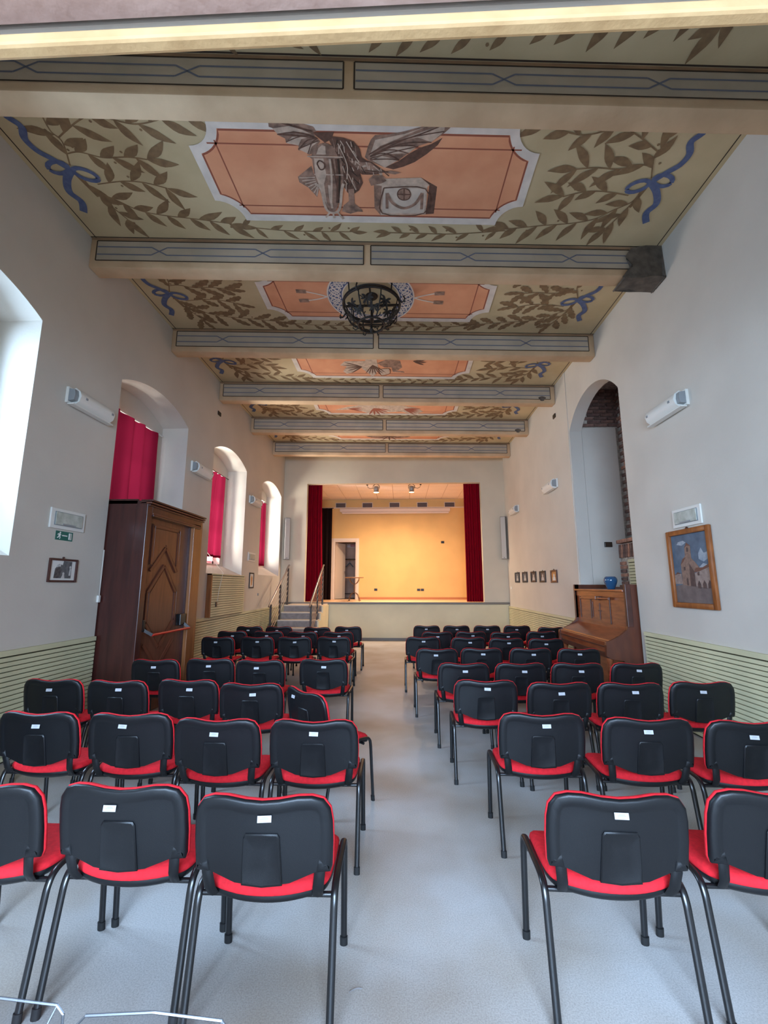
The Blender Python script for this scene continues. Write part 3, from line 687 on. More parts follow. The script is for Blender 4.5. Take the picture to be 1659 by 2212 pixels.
# ------------------------------------------------------------------ slatted wainscot panels
def wainscot(label, X, y0, y1, side, z0=0.0, z1=1.0, pitch=.044, depth=.035, name='slatted_wainscot', joints=()):
    """side +1: on the left wall facing +X, -1: on the right wall facing -X"""
    root = thing(name, label, 'wainscot', (X, (y0 + y1) / 2, z0))
    a, b = X, X + side * depth
    MB().box(a, y0, z0, X + side * .012, y1, z1 - .03).build('backing', 'wainscot_gap', root)
    MB().box(a, y0, z1 - .05, X + side * (depth + .004), y1, z1).build('cap_rail', 'wainscot', root, bevel=.004)
    n = int((z1 - .055 - z0) / pitch); edges = [y0] + list(joints) + [y1]
    for p, q in zip(edges, edges[1:]):
        me = None
        for i in range(n):
            z = z1 - .055 - (i + 1) * pitch
            if me is None:
                o = MB().box(X + side * .012, p + .003, 0, b, q - .003, pitch - .008).build('slat', 'wainscot', root, bevel=.003); me = o.data
            else:
                o = bpy.data.objects.new('slat', me); COL.objects.link(o); o.parent = root; o.matrix_parent_inverse = parent_inv(root)
            o.location = (0, 0, z)
    return root
wainscot('pale slatted panelling along the left wall in front of the door cabinet', XL, YN + .07, 5.19, 1, joints=(3.5,))
wainscot('pale slatted panelling along the left wall between door cabinet and stage', XL, 7.05, YS - .02, 1, joints=(8.8, 11.3))
wainscot('greenish slatted panelling on the right wall under the large painting', XR, YN + .07, 5.97, -1, joints=(3.6,))
wainscot('pale slatted panelling on the right wall between piano and stage', XR, 8.1, YS - .02, -1, joints=(10.6,))
wainscot('small green slatted panel inside the brick niche behind the piano', 3.905, 6.2, 7.62, -1, z0=1.0, z1=2.03, pitch=.05, depth=.03)
# slatted cover standing proud under the middle left window
rc = thing('radiator_cover', 'slatted beige radiator cover below the middle left window', 'cover', (XL, 9.0, 1.0))
MB().box(XL, 8.14, 1.0, XL + .09, 8.18, 1.815).build('side_board', 'golden_wood', rc)
MB().box(XL, 8.18, 1.0, XL + .07, 9.9, 1.79).build('backing', 'wainscot_gap', rc)
MB().box(XL, 8.14, 1.79, XL + .095, 9.9, 1.815).build('cap_rail', 'wainscot', rc)
me = None
for i in range(17):
    if me is None: o = MB().box(XL + .07, 8.18, 0, XL + .092, 9.9, .038).build('slat', 'wainscot', rc, bevel=.003); me = o.data
    else: o = bpy.data.objects.new('slat', me); COL.objects.link(o); o.parent = rc; o.matrix_parent_inverse = parent_inv(rc)
    o.location = (0, 0, 1.01 + i * .0455)
MB().box(XL + .092, 8.36, 1.19, XL + .104, 8.42, 1.28).build('latch', 'steel_dark', rc)

# ------------------------------------------------------------------ wall lamps, emergency lights, signs, pictures
def wall_lamp(label, X, yc, z, sd):
    root = thing('wall_lamp', label, 'lamp', (X, yc, z), group='half-round wall lamps')
    prof = [(0.0, -.10), (.06, -.10), (.115, -.06), (.135, 0), (.115, .06), (.06, .10), (0, .10)]
    MB().box(X, yc - .33, z - .09, X + sd * .03, yc + .33, z + .09).build('back_plate', 'white_plastic', root)
    MB().prism(prof[1:-1] + [(.03, .08), (.03, -.08)], lambda u, v, d: (X + sd * u, d, z + v), yc - .27, yc + .30).build('diffuser', 'white_plastic', root, smooth=40)
    MB().prism([(.03, -.07), (.095, -.06), (.105, 0), (.095, .06), (.03, .07)], lambda u, v, d: (X + sd * u, d, z + v), yc - .325, yc - .27).build('end_cap', 'grey_plastic', root)
    MB().box(X + sd * .03, yc - .33, z - .112, X + sd * .10, yc + .33, z - .10).build('lower_strip', 'white_plastic', root)
    for yy in (yc - .20, yc + .24): MB().box(X + sd * .128, yy, z - .012, X + sd * .139, yy + .03, z + .012).build('clip', 'grey_plastic', root)
wall_lamp('white half-round wall lamp on the left wall beside the large near window', XL, 4.66, 3.65, 1)
wall_lamp('white half-round wall lamp between door recess and middle left window', XL, 7.53, 3.65, 1)
wall_lamp('small white wall lamp between the two farther left windows', XL, 10.48, 3.65, 1)
wall_lamp('large white half-round wall lamp on the right wall above the painting', XR, 4.98, 3.65, -1)
wall_lamp('white wall lamp on the right wall beyond the brick niche', XR, 9.05, 3.65, -1)
wall_lamp('smallest wall lamp, on the right wall next to the stage', XR, 12.0, 3.65, -1)
def emergency(label, X, y0, y1, z0, z1, sd):
    root = thing('emergency_light', label, 'light', (X, (y0 + y1) / 2, z0))
    MB().box(X, y0, z0, X + sd * .02, y1, z1).build('frame', 'white_plastic', root, bevel=.006)
    m = MB().box(X + sd * .02, y0 + .05, z0 + .035, X + sd * .026, y1 - .05, z1 - .035); rim = m.build('rim', 'grey_plastic', root)
    MB().box(X + sd * .026, y0 + .056, z0 + .041, X + sd * .034, y1 - .056, z1 - .041).build('lens', 'lens_grey', root, bevel=.003)
    MB().box(X + sd * .034, (y0 + y1) / 2 - .09, z0 + .043, X + sd * .039, (y0 + y1) / 2 + .09, z0 + .058).build('name_strip', 'grey_plastic', root)
emergency('white emergency light above the green exit sign', XL, 4.32, 4.815, 2.185, 2.40, 1)
emergency('white emergency light above the church painting', XR, 4.66, 5.15, 2.24, 2.452, -1)
emergency('small white emergency light between the far left windows', XL, 10.26, 10.75, 2.17, 2.38, 1)
# exit sign: running figure, arrow bar, door
sg = thing('exit_sign', 'green exit sign with running figure, bar and door', 'sign', (XL, 4.55, 2.07))
f = lambda u, v, d: (XL + d, 4.432 + u, 2.07 + v)
MB().prism(rect(0, .24, 0, .096), f, 0, .004).build('plate', 'sign_green', sg)
mb = MB()
mb.prism(circ((.058, .080), .009, 10), f, .004, .006)
mb.prism([(.040, .070), (.062, .070), (.060, .045), (.066, .030), (.060, .012), (.052, .012), (.056, .030), (.046, .038), (.036, .022), (.020, .020), (.020, .028), (.032, .032), (.040, .050), (.034, .060), (.024, .052), (.020, .056), (.030, .068)], f, .004, .006)
mb.prism([(.062, .066), (.074, .054), (.070, .050), (.060, .058)], f, .004, .006)
mb.build('running_figure', 'sign_white', sg)
MB().prism(rect(.088, .160, .046, .056), f, .004, .006).build('arrow_bar', 'sign_white', sg)
MB().prism(rect(.180, .222, .014, .084), f, .004, .006).build('door_symbol', 'sign_white', sg)
MB().prism(rect(.194, .219, .016, .082), f, .006, .0065).build('door_shade', 'lens_grey', sg)

def frame(root, X, y0, y1, z0, z1, sd, w_, d, m, bev=.004):
    for nm, q in (('frame_side', (y0, z0, y0 + w_, z1)), ('frame_side', (y1 - w_, z0, y1, z1)), ('frame_rail', (y0 + w_, z0, y1 - w_, z0 + w_)), ('frame_rail', (y0 + w_, z1 - w_, y1 - w_, z1))):
        MB().box(X + sd * .002, q[0], q[1], X + sd * d, q[2], q[3]).build(nm, m, root, bevel=bev)
# black-and-white photograph
ph = thing('framed_photograph', 'black-and-white photograph in a brown frame below the exit sign', 'picture', (XL, 4.58, 1.625))
frame(ph, XL, 4.385, 4.782, 1.625, 1.875, 1, .022, .022, 'frame_brown')
MB().box(XL + .002, 4.40, 1.64, XL + .006, 4.77, 1.86).build('mount', 'paper_white', ph)
f = lambda u, v, d: (XL + d, 4.407 + u, 1.647 + v)
MB().prism([(.06, .02), (.30, .02), (.30, .20), (.18, .205), (.17, .16), (.12, .17), (.07, .12)], f, .006, .0075).build('print_grey', 'photo_grey', ph)
mb = MB()
for c in ((.10, .15), (.13, .155), (.28, .14), (.19, .07)): mb.prism(circ(c, .014, 10), f, .0075, .0085)
mb.prism([(.16, .02), (.18, .06), (.20, .06), (.21, .02)], f, .0075, .0085); mb.prism([(.265, .05), (.275, .13), (.295, .12), (.29, .05)], f, .0075, .0085)
mb.build('print_light', 'photo_light', ph)
MB().prism([(.06, .02), (.07, .10), (.10, .135), (.14, .14), (.15, .05), (.12, .02)], f, .0075, .0082).build('print_dark', 'photo_dark', ph)
MB().lathe([(.004, 0), (.012, .006), (.012, .014), (.004, .02)], (XL + .012, 4.57, 1.876), 12).build('hanger', 'frame_brown', ph)
# tall narrow picture
tp = thing('narrow_picture', 'tall narrow framed picture between the far left windows', 'picture', (XL, 10.58, 1.53))
frame(tp, XL, 10.43, 10.74, 1.53, 1.90, 1, .03, .02, 'frame_black'); MB().box(XL + .002, 10.45, 1.55, XL + .008, 10.72, 1.88).build('print', 'paper_white', tp)
MB().prism([(.0, .0), (.08, .05), (.1, .2), (.04, .28), (-.02, .2)], lambda u, v, d: (XL + d, 10.56 + u, 1.57 + v), .008, .009).build('drawing', 'photo_sepia', tp)
# church painting
X = XR; pt = thing('church_painting', 'large painting of a brick church under blue sky in a wooden frame', 'painting', (XR, 4.92, 1.345))
y0, y1, z0, z1 = 4.555, 5.285, 1.345, 2.215
for (nm, q) in (('frame_side', (y0, z0, y0 + .06, z1)), ('frame_side', (y1 - .06, z0, y1, z1)), ('frame_rail', (y0 + .06, z0, y1 - .06, z0 + .06)), ('frame_rail', (y0 + .06, z1 - .06, y1 - .06, z1))):
    pp = MB().box(XR - .002, q[0], q[1], XR - .04, q[2], q[3]).build(nm, 'frame_gold', pt, bevel=.012, smooth=40)
MB().box(XR - .002, y0 + .03, z0 + .03, XR - .012, y1 - .03, z1 - .03).build('canvas', 'sky_paint', pt)
W_, H_ = y1 - y0 - .12, z1 - z0 - .12
f = lambda u, v, d: (XR - .012 - d, y1 - .06 - u * W_, z0 + .06 + v * H_)      # u runs left to right as seen
def pic(nm, m, polys, d):
    for p in polys: MB().prism(p, f, d - .001, d).build(nm, m, pt)
pic('painted_cloud', 'cloud_paint', [[(.15, .86), (.3, .84), (.42, .88), (.34, .91), (.2, .9)], [(.72, .62), (.84, .58), (.95, .62), (.98, .72), (.86, .70), (.8, .78), (.72, .7)], [(.7, .5), (.82, .56), (.99, .52), (1, .46), (.7, .46)]], .0015)
pic('painted_road', 'road_paint', [[(0, 0), (1, 0), (1, .22), (.55, .24), (.3, .27), (0, .24)]], .002)
pic('painted_church', 'church_paint', [[(.22, .26), (.22, .56), (.27, .63), (.36, .68), (.37, .80), (.44, .87), (.53, .83), (.53, .64), (.62, .58), (.72, .5), (.58, .44), (.58, .24), (.4, .24)]], .003)
pic('painted_house', 'house_paint', [[(.58, .24), (.58, .42), (.72, .46), (1, .52), (1, .2)], [(0, .27), (0, .4), (.12, .44), (.2, .42), (.22, .27)]], .0025)
pic('painted_roof', 'roof_paint', [[(.55, .43), (.62, .50), (.8, .50), (1, .56), (1, .51), (.72, .45)], [(.36, .80), (.44, .875), (.54, .82), (.44, .83)], [(0, .40), (.1, .45), (.2, .42), (.1, .42)], [(.21, .55), (.29, .645), (.38, .66), (.3, .60)]], .004)
arch_p = lambda a, b, c: [(a, .21), (b, .205), (b, c), ((a + b) / 2, c + .05), (a, c)]
pic('painted_opening', 'shade_paint', [arch_p(.63, .71, .27), arch_p(.76, .85, .27), arch_p(.89, .98, .27), [(.34, .25), (.39, .25), (.39, .34), (.365, .36), (.34, .34)], [(.44, .24), (.58, .23), (.57, .45), (.46, .56)], [(.42, .74), (.47, .74), (.47, .79), (.445, .81), (.42, .79)], [(.65, .39), (.7, .39), (.7, .44), (.65, .43)], [(.30, .47), (.34, .47), (.34, .52), (.30, .52)]], .005)
MB().prism([(0, 0), (.05, 0), (.025, .02)], lambda u, v, d: (XR - d, 4.90 + u, z1 + v), .005, .02).build('hanger', 'frame_brown', pt)
# five small pictures
lab5 = ['grey print in a small dark frame, nearest the stage of five', 'small dark-framed portrait, second of five from the stage', 'small dark-framed portrait in the middle of the row of five',
        'small dark-framed portrait, fourth of five from the stage', 'small framed orange sepia portrait, nearest the piano of five']
for i, (ya, yb, za, zb, mm) in enumerate(((11.92, 12.36, 1.675, 1.945, 'photo_grey'), (11.19, 11.62, 1.67, 1.935, 'photo_grey'), (10.47, 10.88, 1.67, 1.925, 'photo_dark'), (9.79, 10.20, 1.66, 1.915, 'photo_dark'), (9.08, 9.45, 1.65, 1.91, 'photo_sepia'))):
    r_ = thing('small_picture', lab5[i], 'picture', (XR, (ya + yb) / 2, za), group='row of five small pictures')
    frame(r_, XR, ya, yb, za, zb, -1, .035, .025, 'frame_black' if i < 4 else 'frame_brown')
    MB().box(XR - .002, ya + .02, za + .02, XR - .010, yb - .02, zb - .02).build('print', mm, r_)
    yc = (ya + yb) / 2
    MB().prism([(-.09, .0), (.09, 0), (.07, .06), (.03, .08), (.04, .11), (0, .145), (-.04, .11), (-.03, .08), (-.07, .06)], lambda u, v, d: (XR - d, yc + u, za + .045 + v), .010, .011).build('portrait', 'photo_light' if i < 4 else 'paper_white', r_)
    MB().box(XR - .004, yc - .012, zb, XR - .012, yc + .012, zb + .02).build('hanger', 'frame_black', r_)
tag(MB().box(XR, 12.83, 1.49, XR - .012, 12.93, 1.56).build('wall_switch', 'white_plastic', bevel=.004), 'small white switch on the right wall near the stage', 'switch')
tag(MB().box(XL, 8.12, 4.965, XL + .02, 8.25, 5.045).build('vent_hole', 'socket_dark', bevel=.004), 'small black square vent high on the left wall', 'vent')
tag(MB().box(XR, 8.58, 4.99, XR - .02, 8.71, 5.075).build('vent_hole', 'socket_dark', bevel=.004), 'small black square vent high on the right wall', 'vent')
tag(MB().box(XL, 11.1, 1.34, XL + .015, 11.18, 1.40).build('wall_switch', 'grey_plastic', bevel=.004), 'small grey switch on the left wall below the farthest window', 'switch')
# curtain pull cords
pc = thing('curtain_cord', 'white pull cord with weight beside the door cabinet', 'cord', (XL + .02, 5.195, 1.4))
MB().tube([(XL + .015, 5.197, 2.02), (XL + .016, 5.195, 1.7), (XL + .018, 5.19, 1.47)], .004, 6).tube([(XL + .015, 5.185, 2.02), (XL + .016, 5.183, 1.7), (XL + .018, 5.185, 1.47)], .004, 6).build('cord', 'cord_white', pc)
MB().box(XL + .001, 5.16, 1.39, XL + .03, 5.205, 1.475).build('weight', 'white_plastic', pc, bevel=.008)
tag(MB().tube([(XB + .1, 8.62, 3.9), (XB + .16, 8.62, 2.3), (XL + .112, 8.60, 1.84), (XL + .114, 8.45, 1.5), (XL + .114, 8.40, 1.29)], .005, 6).build('curtain_cord', 'cord_white'), 'thin cord hanging from the middle left window over the slatted cover', 'cord')

# ------------------------------------------------------------------ curtains
def drape(name, label, m, P, n=90, amp=.035, fold=9, flare=.0, parent=None, seed=1, thick=.006, zb=0, zt=1, gather=None):
    """P(u) gives the plan point (x, y) and its normal; pleated from zt down to zb"""
    rr = random.Random(seed); ph = [rr.uniform(0, 6.28) for _ in range(4)]
    mb = MB()
    def off(u, v):
        a = amp * (.55 + .45 * v)
        return a * (math.sin(2*math.pi*fold*u + ph[0] + .5 * math.sin(5*u + ph[1])) * .75 + .3 * math.sin(2*math.pi*fold*1.7*u + ph[2] + v * .6))
    def pt_(u, v, s):
        uu = u if gather is None else gather(u, v)
        (x, y), (nx, ny) = P(uu); o = off(u, v) + s
        return (x + nx * o, y + ny * o, zt + (zb - zt) * v)
    mb.grid(n, 14, lambda u, v: pt_(u, v, thick)); 
    return mb, pt_
def curtain(label, m, x, ya, yb, zb, zt, fold, amp, seed, gather=None, normal=(1, 0), name='window_curtain', plan=None):
    root = thing(name, label, 'curtain', (plan(.5)[0][0] if plan else x, plan(.5)[0][1] if plan else (ya + yb) / 2, zb))
    P = plan or (lambda u: ((x, ya + (yb - ya) * u), normal))
    mb, pt_ = drape(name, label, m, P, fold=fold, amp=amp, seed=seed, zb=zb, zt=zt, gather=gather)
    mb.build('cloth', m, root, smooth=60, fix=False)
    A = [pt_(i / 90, 1, .006) for i in range(91)]; B = [pt_(i / 90, .975, .012) for i in range(91)]
    MB().strip(A, B).build('hem', m, root, smooth=60, fix=False)
    return root
r_ = curtain('crimson window curtain above the wooden door cabinet', 'window_curtain', XB + .07, 5.32, 6.84, 2.655, 4.07, 4.4, .065, 3)
MB().tube([(XB + .05, 5.25, 4.09), (XB + .05, 6.95, 4.09)], .012, 8).build('curtain_rail', 'white_plastic', r_)
r_ = curtain('bright crimson curtain at the middle left window', 'window_curtain', XB + .06, 8.62, 9.66, 2.19, 4.03, 3.2, .06, 5, gather=lambda u, v: .30 * (1 - v) ** 2 * (1 - u) + u * (1 - .0 * v))
MB().tube([(XB + .06, 8.3, 4.045), (XB + .06, 9.8, 4.045)], .012, 8).build('curtain_rail', 'steel_dark', r_)
r_ = curtain('narrow crimson curtain at the farthest left window', 'window_curtain', XB + .06, 11.75, 12.62, 2.15, 4.0, 3.2, .06, 8)
MB().tube([(XB + .06, 11.3, 4.015), (XB + .06, 12.8, 4.015)], .012, 8).build('curtain_rail', 'steel_dark', r_)
r_ = curtain('deep red stage curtain on the left of the stage opening', 'stage_curtain', 0, 0, 0, STG + .01, 4.78, 7, .055, 11, name='stage_curtain', plan=lambda u: ((-3.05 + .56 * u, 13.52 + .06 * math.sin(3 * u)), (0, -1)), gather=lambda u, v: u * (1 + .20 * v * v))
r_ = curtain('deep red stage curtain on the right of the stage opening', 'stage_curtain', 0, 0, 0, STG + .01, 4.78, 8, .05, 13, name='stage_curtain', plan=lambda u: ((1.99 + .62 * u, 13.52), (0, -1)))
r_ = curtain('black wing curtain behind the left stage curtain', 'black_cloth', 0, 0, 0, STG + .01, 4.30, 6, .05, 17, name='wing_curtain', plan=lambda u: ((-3.35 + .93 * u, 15.2), (0, -1)))
MB().tube([(-3.5, 15.2, 4.31), (-2.38, 15.2, 4.31)], .015, 8).build('curtain_rail', 'steel_dark', r_)

# ------------------------------------------------------------------ wooden door cabinet (vestibule) in the first recess
vb = thing('door_cabinet', 'dark wooden door cabinet with chevron panelled exit door on the left', 'door', (-3.39, 5.98, 0))
Yn, Yf, Xf = 5.225, 6.735, -3.14
MB().box(XL - .33, Yn, 0, -3.285, Yn + .04, 2.66).build('side_panel', 'dark_wood', vb)
MB().box(-3.285, Yn - .012, 0, Xf, Yn + .10, 2.60).build('corner_post', 'dark_wood', vb, bevel=.006)
MB().box(-3.290, Yn - .010, .3, -3.284, Yn, 2.3).build('edge_bead', 'frame_brown', vb)
MB().box(XL, Yf - .05, 0, Xf, Yf, 2.6).build('far_side_panel', 'golden_wood', vb)
MB().box(XL - .33, Yn, 2.60, Xf - .03, Yf, 2.64).build('roof_board', 'dark_wood', vb)
MB().box(Xf - .14, 6.47, 0, Xf, Yf - .05, 2.52).build('jamb', 'golden_wood', vb, bevel=.006)
MB().box(Xf - .16, 6.44, 0, Xf - .05, 6.47, 2.5).build('jamb_reveal', 'dark_wood', vb)
MB().box(Xf - .12, Yn + .10, 2.46, Xf, Yf - .05, 2.60).build('head_rail', 'dark_wood', vb, bevel=.005)
for i, (zz, pj) in enumerate(((2.655, .05), (2.625, .035), (2.595, .02), (2.50, .012), (2.475, .02))):
    MB().box(Xf - .1, Yn + (.0 if i < 3 else .1), zz - .022, Xf + pj, Yf + (.02 if i < 3 else -.08), zz).build('cornice_molding', 'door_molding' if i % 2 else 'dark_wood', vb, bevel=.005)
dl = MB().box(Xf - .12, Yn + .10, 0.01, Xf - .075, 6.44, 2.46).build('door_leaf', 'door_wood', vb)
xd = Xf - .075
def strip(p, q, wd=.035, th=.018, m='door_molding', nm='panel_molding'):
    d = Vector((q[0] - p[0], q[1] - p[1])); n_ = Vector((-d.y, d.x)).normalized() * wd / 2
    MB().prism([(p[0] + n_.x, p[1] + n_.y), (q[0] + n_.x, q[1] + n_.y), (q[0] - n_.x, q[1] - n_.y), (p[0] - n_.x, p[1] - n_.y)], lambda u, v, dd: (xd + dd, u, v), -.004, th).build(nm, m, dl, bevel=.005)
yl, yr, yc = 5.50, 6.15, 5.83
for p, q in (((yl, 2.36), (yr, 2.36)), ((yl, 2.36), (yl, 1.86)), ((yr, 2.36), (yr, 1.86)), ((yl, 1.78), (yc, 2.10)), ((yc, 2.10), (yr, 1.78)),
             ((yl - .02, 1.50), (yc, 1.86)), ((yc, 1.86), (yr + .02, 1.50)), ((yl - .02, 1.50), (yl - .02, 1.12)), ((yr + .02, 1.50), (yr + .02, 1.12)), ((yl - .02, 1.12), (yc, .78)), ((yc, .78), (yr + .02, 1.12)),
             ((yl - .02, .86), (yc, .52)), ((yc, .52), (yr + .02, .86)), ((yl, .40), (yl, .2)), ((yr, .4), (yr, .2)), ((yl, .2), (yr, .2))): strip(p, q)
MB().prism([(yl + .03, 1.13), (yc, .83), (yr - .03, 1.13), (yr - .03, 1.48), (yc, 1.80), (yl + .03, 1.48)], lambda u, v, d: (xd + d, u, v), 0, .008).build('raised_panel', 'door_wood', dl)
MB().prism([(yl + .03, 1.84), (yc, 2.14), (yr - .03, 1.84), (yr - .03, 2.33), (yl + .03, 2.33)], lambda u, v, d: (xd + d, u, v), 0, .008).build('raised_panel', 'door_wood', dl)
pb = MB().tube([(xd + .13, 5.46, .985), (xd + .13, 6.42, .985)], .016, 10).build('push_bar', 'red_bar', dl, smooth=50)
MB().box(xd, 5.36, 1.03, xd + .06, 5.42, 1.17).build('bar_bracket', 'black_metal', dl, bevel=.006)
MB().bar((xd + .03, 5.40, 1.06), (xd + .13, 5.46, .985), .03, .035).build('bar_arm', 'black_metal', dl)
MB().box(xd, 6.26, 1.03, xd + .07, 6.42, 1.19).build('lock_case', 'black_metal', dl, bevel=.008)
MB().bar((xd + .05, 6.38, 1.06), (xd + .13, 6.42, .985), .03, .035).build('bar_arm', 'black_metal', dl)

# ------------------------------------------------------------------ stage fittings
for i, xx in enumerate((-2.25, -1.24, -.22, .82, 1.84)):
    v_ = thing('wall_vent', ['grey wall vent farthest left above the projection screen', 'second wall vent from the left above the projection screen', 'middle wall vent above the projection screen', 'fourth wall vent from the left above the projection screen', 'grey wall vent farthest right above the projection screen'][i], 'vent', (xx, 16.12, 4.48), group='vents above the screen')
    for q in ((-.2, .0, -.18, .2), (.18, 0, .2, .2), (-.2, .18, .2, .2)): MB().box(xx + q[0], 16.09, 4.48 + q[1], xx + q[2], 16.12, 4.48 + q[3]).build('vent_frame', 'screen_case', v_)
    MB().box(xx - .18, 16.105, 4.48, xx + .18, 16.12, 4.66).build('vent_back', 'socket_dark', v_)
    me = None
    for j in range(7):
        if me is None: o = MB().box(xx - .18, 16.092, 0, xx + .18, 16.105, .016).build('vent_slat', 'vent_dark', v_); me = o.data
        else: o = MB().box(xx - .18, 16.092, 0, xx + .18, 16.105, .016).build('vent_slat', 'vent_dark', v_)
        o.location = (0, 0, 4.485 + j * .025)
ps = thing('projection_screen', 'long rolled-up projection screen case on the yellow stage wall', 'screen', (-.2, 15.9, 4.21))
MB().box(-2.25, 15.84, 4.29, 1.83, 15.97, 4.41).build('case', 'screen_case', ps, bevel=.015)
MB().box(-2.17, 15.86, 4.215, 1.78, 15.93, 4.275).build('bottom_bar', 'screen_case', ps, bevel=.01)
MB().box(-2.2, 15.88, 4.27, 1.8, 15.95, 4.295).build('rolled_fabric', 'door_white', ps)
for k, (xx, zz, lb) in enumerate(((-.91, 1.445, 'black socket low on the yellow stage wall, left'), (.64, 1.44, 'left one of two adjacent black sockets low on the yellow wall'), (.775, 1.44, 'right one of two adjacent black sockets low on the yellow wall'), (1.54, 3.16, 'single black socket high on the right of the yellow wall'))):
    s_ = thing('wall_socket', lb, 'socket', (xx, 16, zz - .04))
    MB().box(xx - .058, 15.988, zz - .042, xx + .058, 16.0, zz + .042).build('plate', 'socket_dark', s_, bevel=.008)
    MB().box(xx - .035, 15.984, zz - .022, xx + .035, 15.988, zz + .022).build('insert', 'black_plastic', s_)
# stage door with open leaf
sd = thing('stage_door', 'white framed doorway with open white door on the stage', 'door', (-2.04, 15.97, STG))
for q in ((-2.55, STG, -2.45, 3.315), (-1.63, STG, -1.53, 3.315), (-2.45, 3.21, -1.63, 3.315)): MB().box(q[0], 15.965, q[1], q[2], 16.0, q[3]).build('architrave', 'door_white', sd, bevel=.006)
for q in ((-2.45, STG, -2.42, 3.21), (-1.66, STG, -1.63, 3.21), (-2.42, 3.18, -1.66, 3.21)): MB().box(q[0], 15.99, q[1], q[2], 16.12, q[3]).build('door_lining', 'door_white', sd)
lf = MB(); a = R(68); px, py = -2.415, 16.12
lf.prism(rect(0, .74, 0, .04), lambda u, v, d: (px + u * math.cos(a) - v * math.sin(a), py + u * math.sin(a) + v * math.cos(a), d), STG + .01, 3.17)
lo = lf.build('door_leaf', 'door_white', sd)
MB().bar((px + .7 * math.cos(a) + .03, py + .7 * math.sin(a) - .03, STG + 1.0), (px + .58 * math.cos(a) + .05, py + .58 * math.sin(a) - .03, STG + 1.0), .02, .02).build('door_handle', 'steel_rail', lo)
# things in the room behind the stage door
cr = thing('clothes_rack', 'dark metal clothes rack seen through the stage doorway', 'rack', (-2.1, 17.3, STG))
MB().tube([(-2.45, 17.3, STG + 1.52), (-1.66, 17.3, STG + 1.52)], .018, 8).build('top_rail', 'black_metal', cr)
for xx in (-1.75, -2.42): MB().tube([(xx, 17.3, STG + .05), (xx, 17.3, STG + 1.52)], .016, 8).build('upright', 'black_metal', cr)
MB().tube([(-2.45, 17.3, STG + .18), (-1.7, 17.3, STG + .18)], .014, 8).build('lower_rail', 'black_metal', cr)
for xx in (-1.75, -2.42): MB().tube([(xx, 17.1, STG + .03), (xx, 17.5, STG + .03)], .018, 8).build('foot', 'black_metal', cr)
hg = thing('coat_hanger', 'dark coat hanger on the clothes rack behind the stage door', 'hanger', (-2.03, 17.3, STG + 1.2))
MB().bar((-2.18, 17.3, STG + 1.22), (-2.02, 17.3, STG + 1.38), .02, .035).bar((-2.02, 17.3, STG + 1.38), (-1.88, 17.3, STG + 1.22), .02, .035).build('arms', 'black_plastic', hg)
MB().tube([(-2.02, 17.3, STG + 1.38), (-2.02, 17.3, STG + 1.46), (-2.0, 17.3, STG + 1.5), (-2.03, 17.3, STG + 1.545), (-2.06, 17.3, STG + 1.52)], .006, 6).build('hook', 'steel_dark', hg)
ns = thing('warning_sign', 'red and white prohibition sign in the room behind the stage door', 'sign', (-2.0, 18.08, 3.2))
MB().box(-2.22, 18.08, 3.17, -1.9, 18.1, 3.29).build('plate', 'sign_white', ns)
MB().box(-2.10, 18.075, 3.18, -1.905, 18.08, 3.28).build('red_panel', 'sign_red', ns)
MB().tube([(-2.16 + .042 * math.cos(q), 18.075, 3.23 + .042 * math.sin(q)) for q in [i * .3927 for i in range(16)]], .007, 6, closed=True).bar((-2.19, 18.075, 3.26), (-2.13, 18.075, 3.20), .012, .012).build('prohibition_ring', 'sign_red', ns)
for j in range(2): MB().box(-2.09, 18.07, 3.205 + j * .03, -1.92, 18.075, 3.213 + j * .03).build('text_line', 'sign_white', ns)
# bistro table on the stage
bt = thing('bistro_table', 'round metal bistro table with curved legs on the stage', 'table', (-1.49, 14.09, STG))
MB().lathe([(.02, .73), (.29, .73), (.30, .738), (.30, .75), (.29, .757), (.02, .757)], (-1.49, 14.09, STG), 28).build('table_top', 'table_top_wood', bt, smooth=40)
MB().tube([(-1.49, 14.09, STG + .24), (-1.49, 14.09, STG + .54)], .02, 10).build('column', 'table_metal', bt)
for k in range(4):
    q = R(45 + 90 * k); c, s = math.cos(q), math.sin(q)
    MB().tube([(-1.49 + c * .02, 14.09 + s * .02, STG + .54)] + [(-1.49 + c * r, 14.09 + s * r, STG + z) for r, z in ((.08, .55), (.15, .60), (.2, .67), (.215, .73))], .01, 7).build('bracket', 'table_metal', bt, smooth=50)
    MB().tube([(-1.49 + c * .02, 14.09 + s * .02, STG + .26)] + [(-1.49 + c * r, 14.09 + s * r, STG + z) for r, z in ((.09, .255), (.16, .20), (.21, .1), (.235, .015), (.27, .012))], .011, 7).build('leg', 'table_metal', bt, smooth=50)
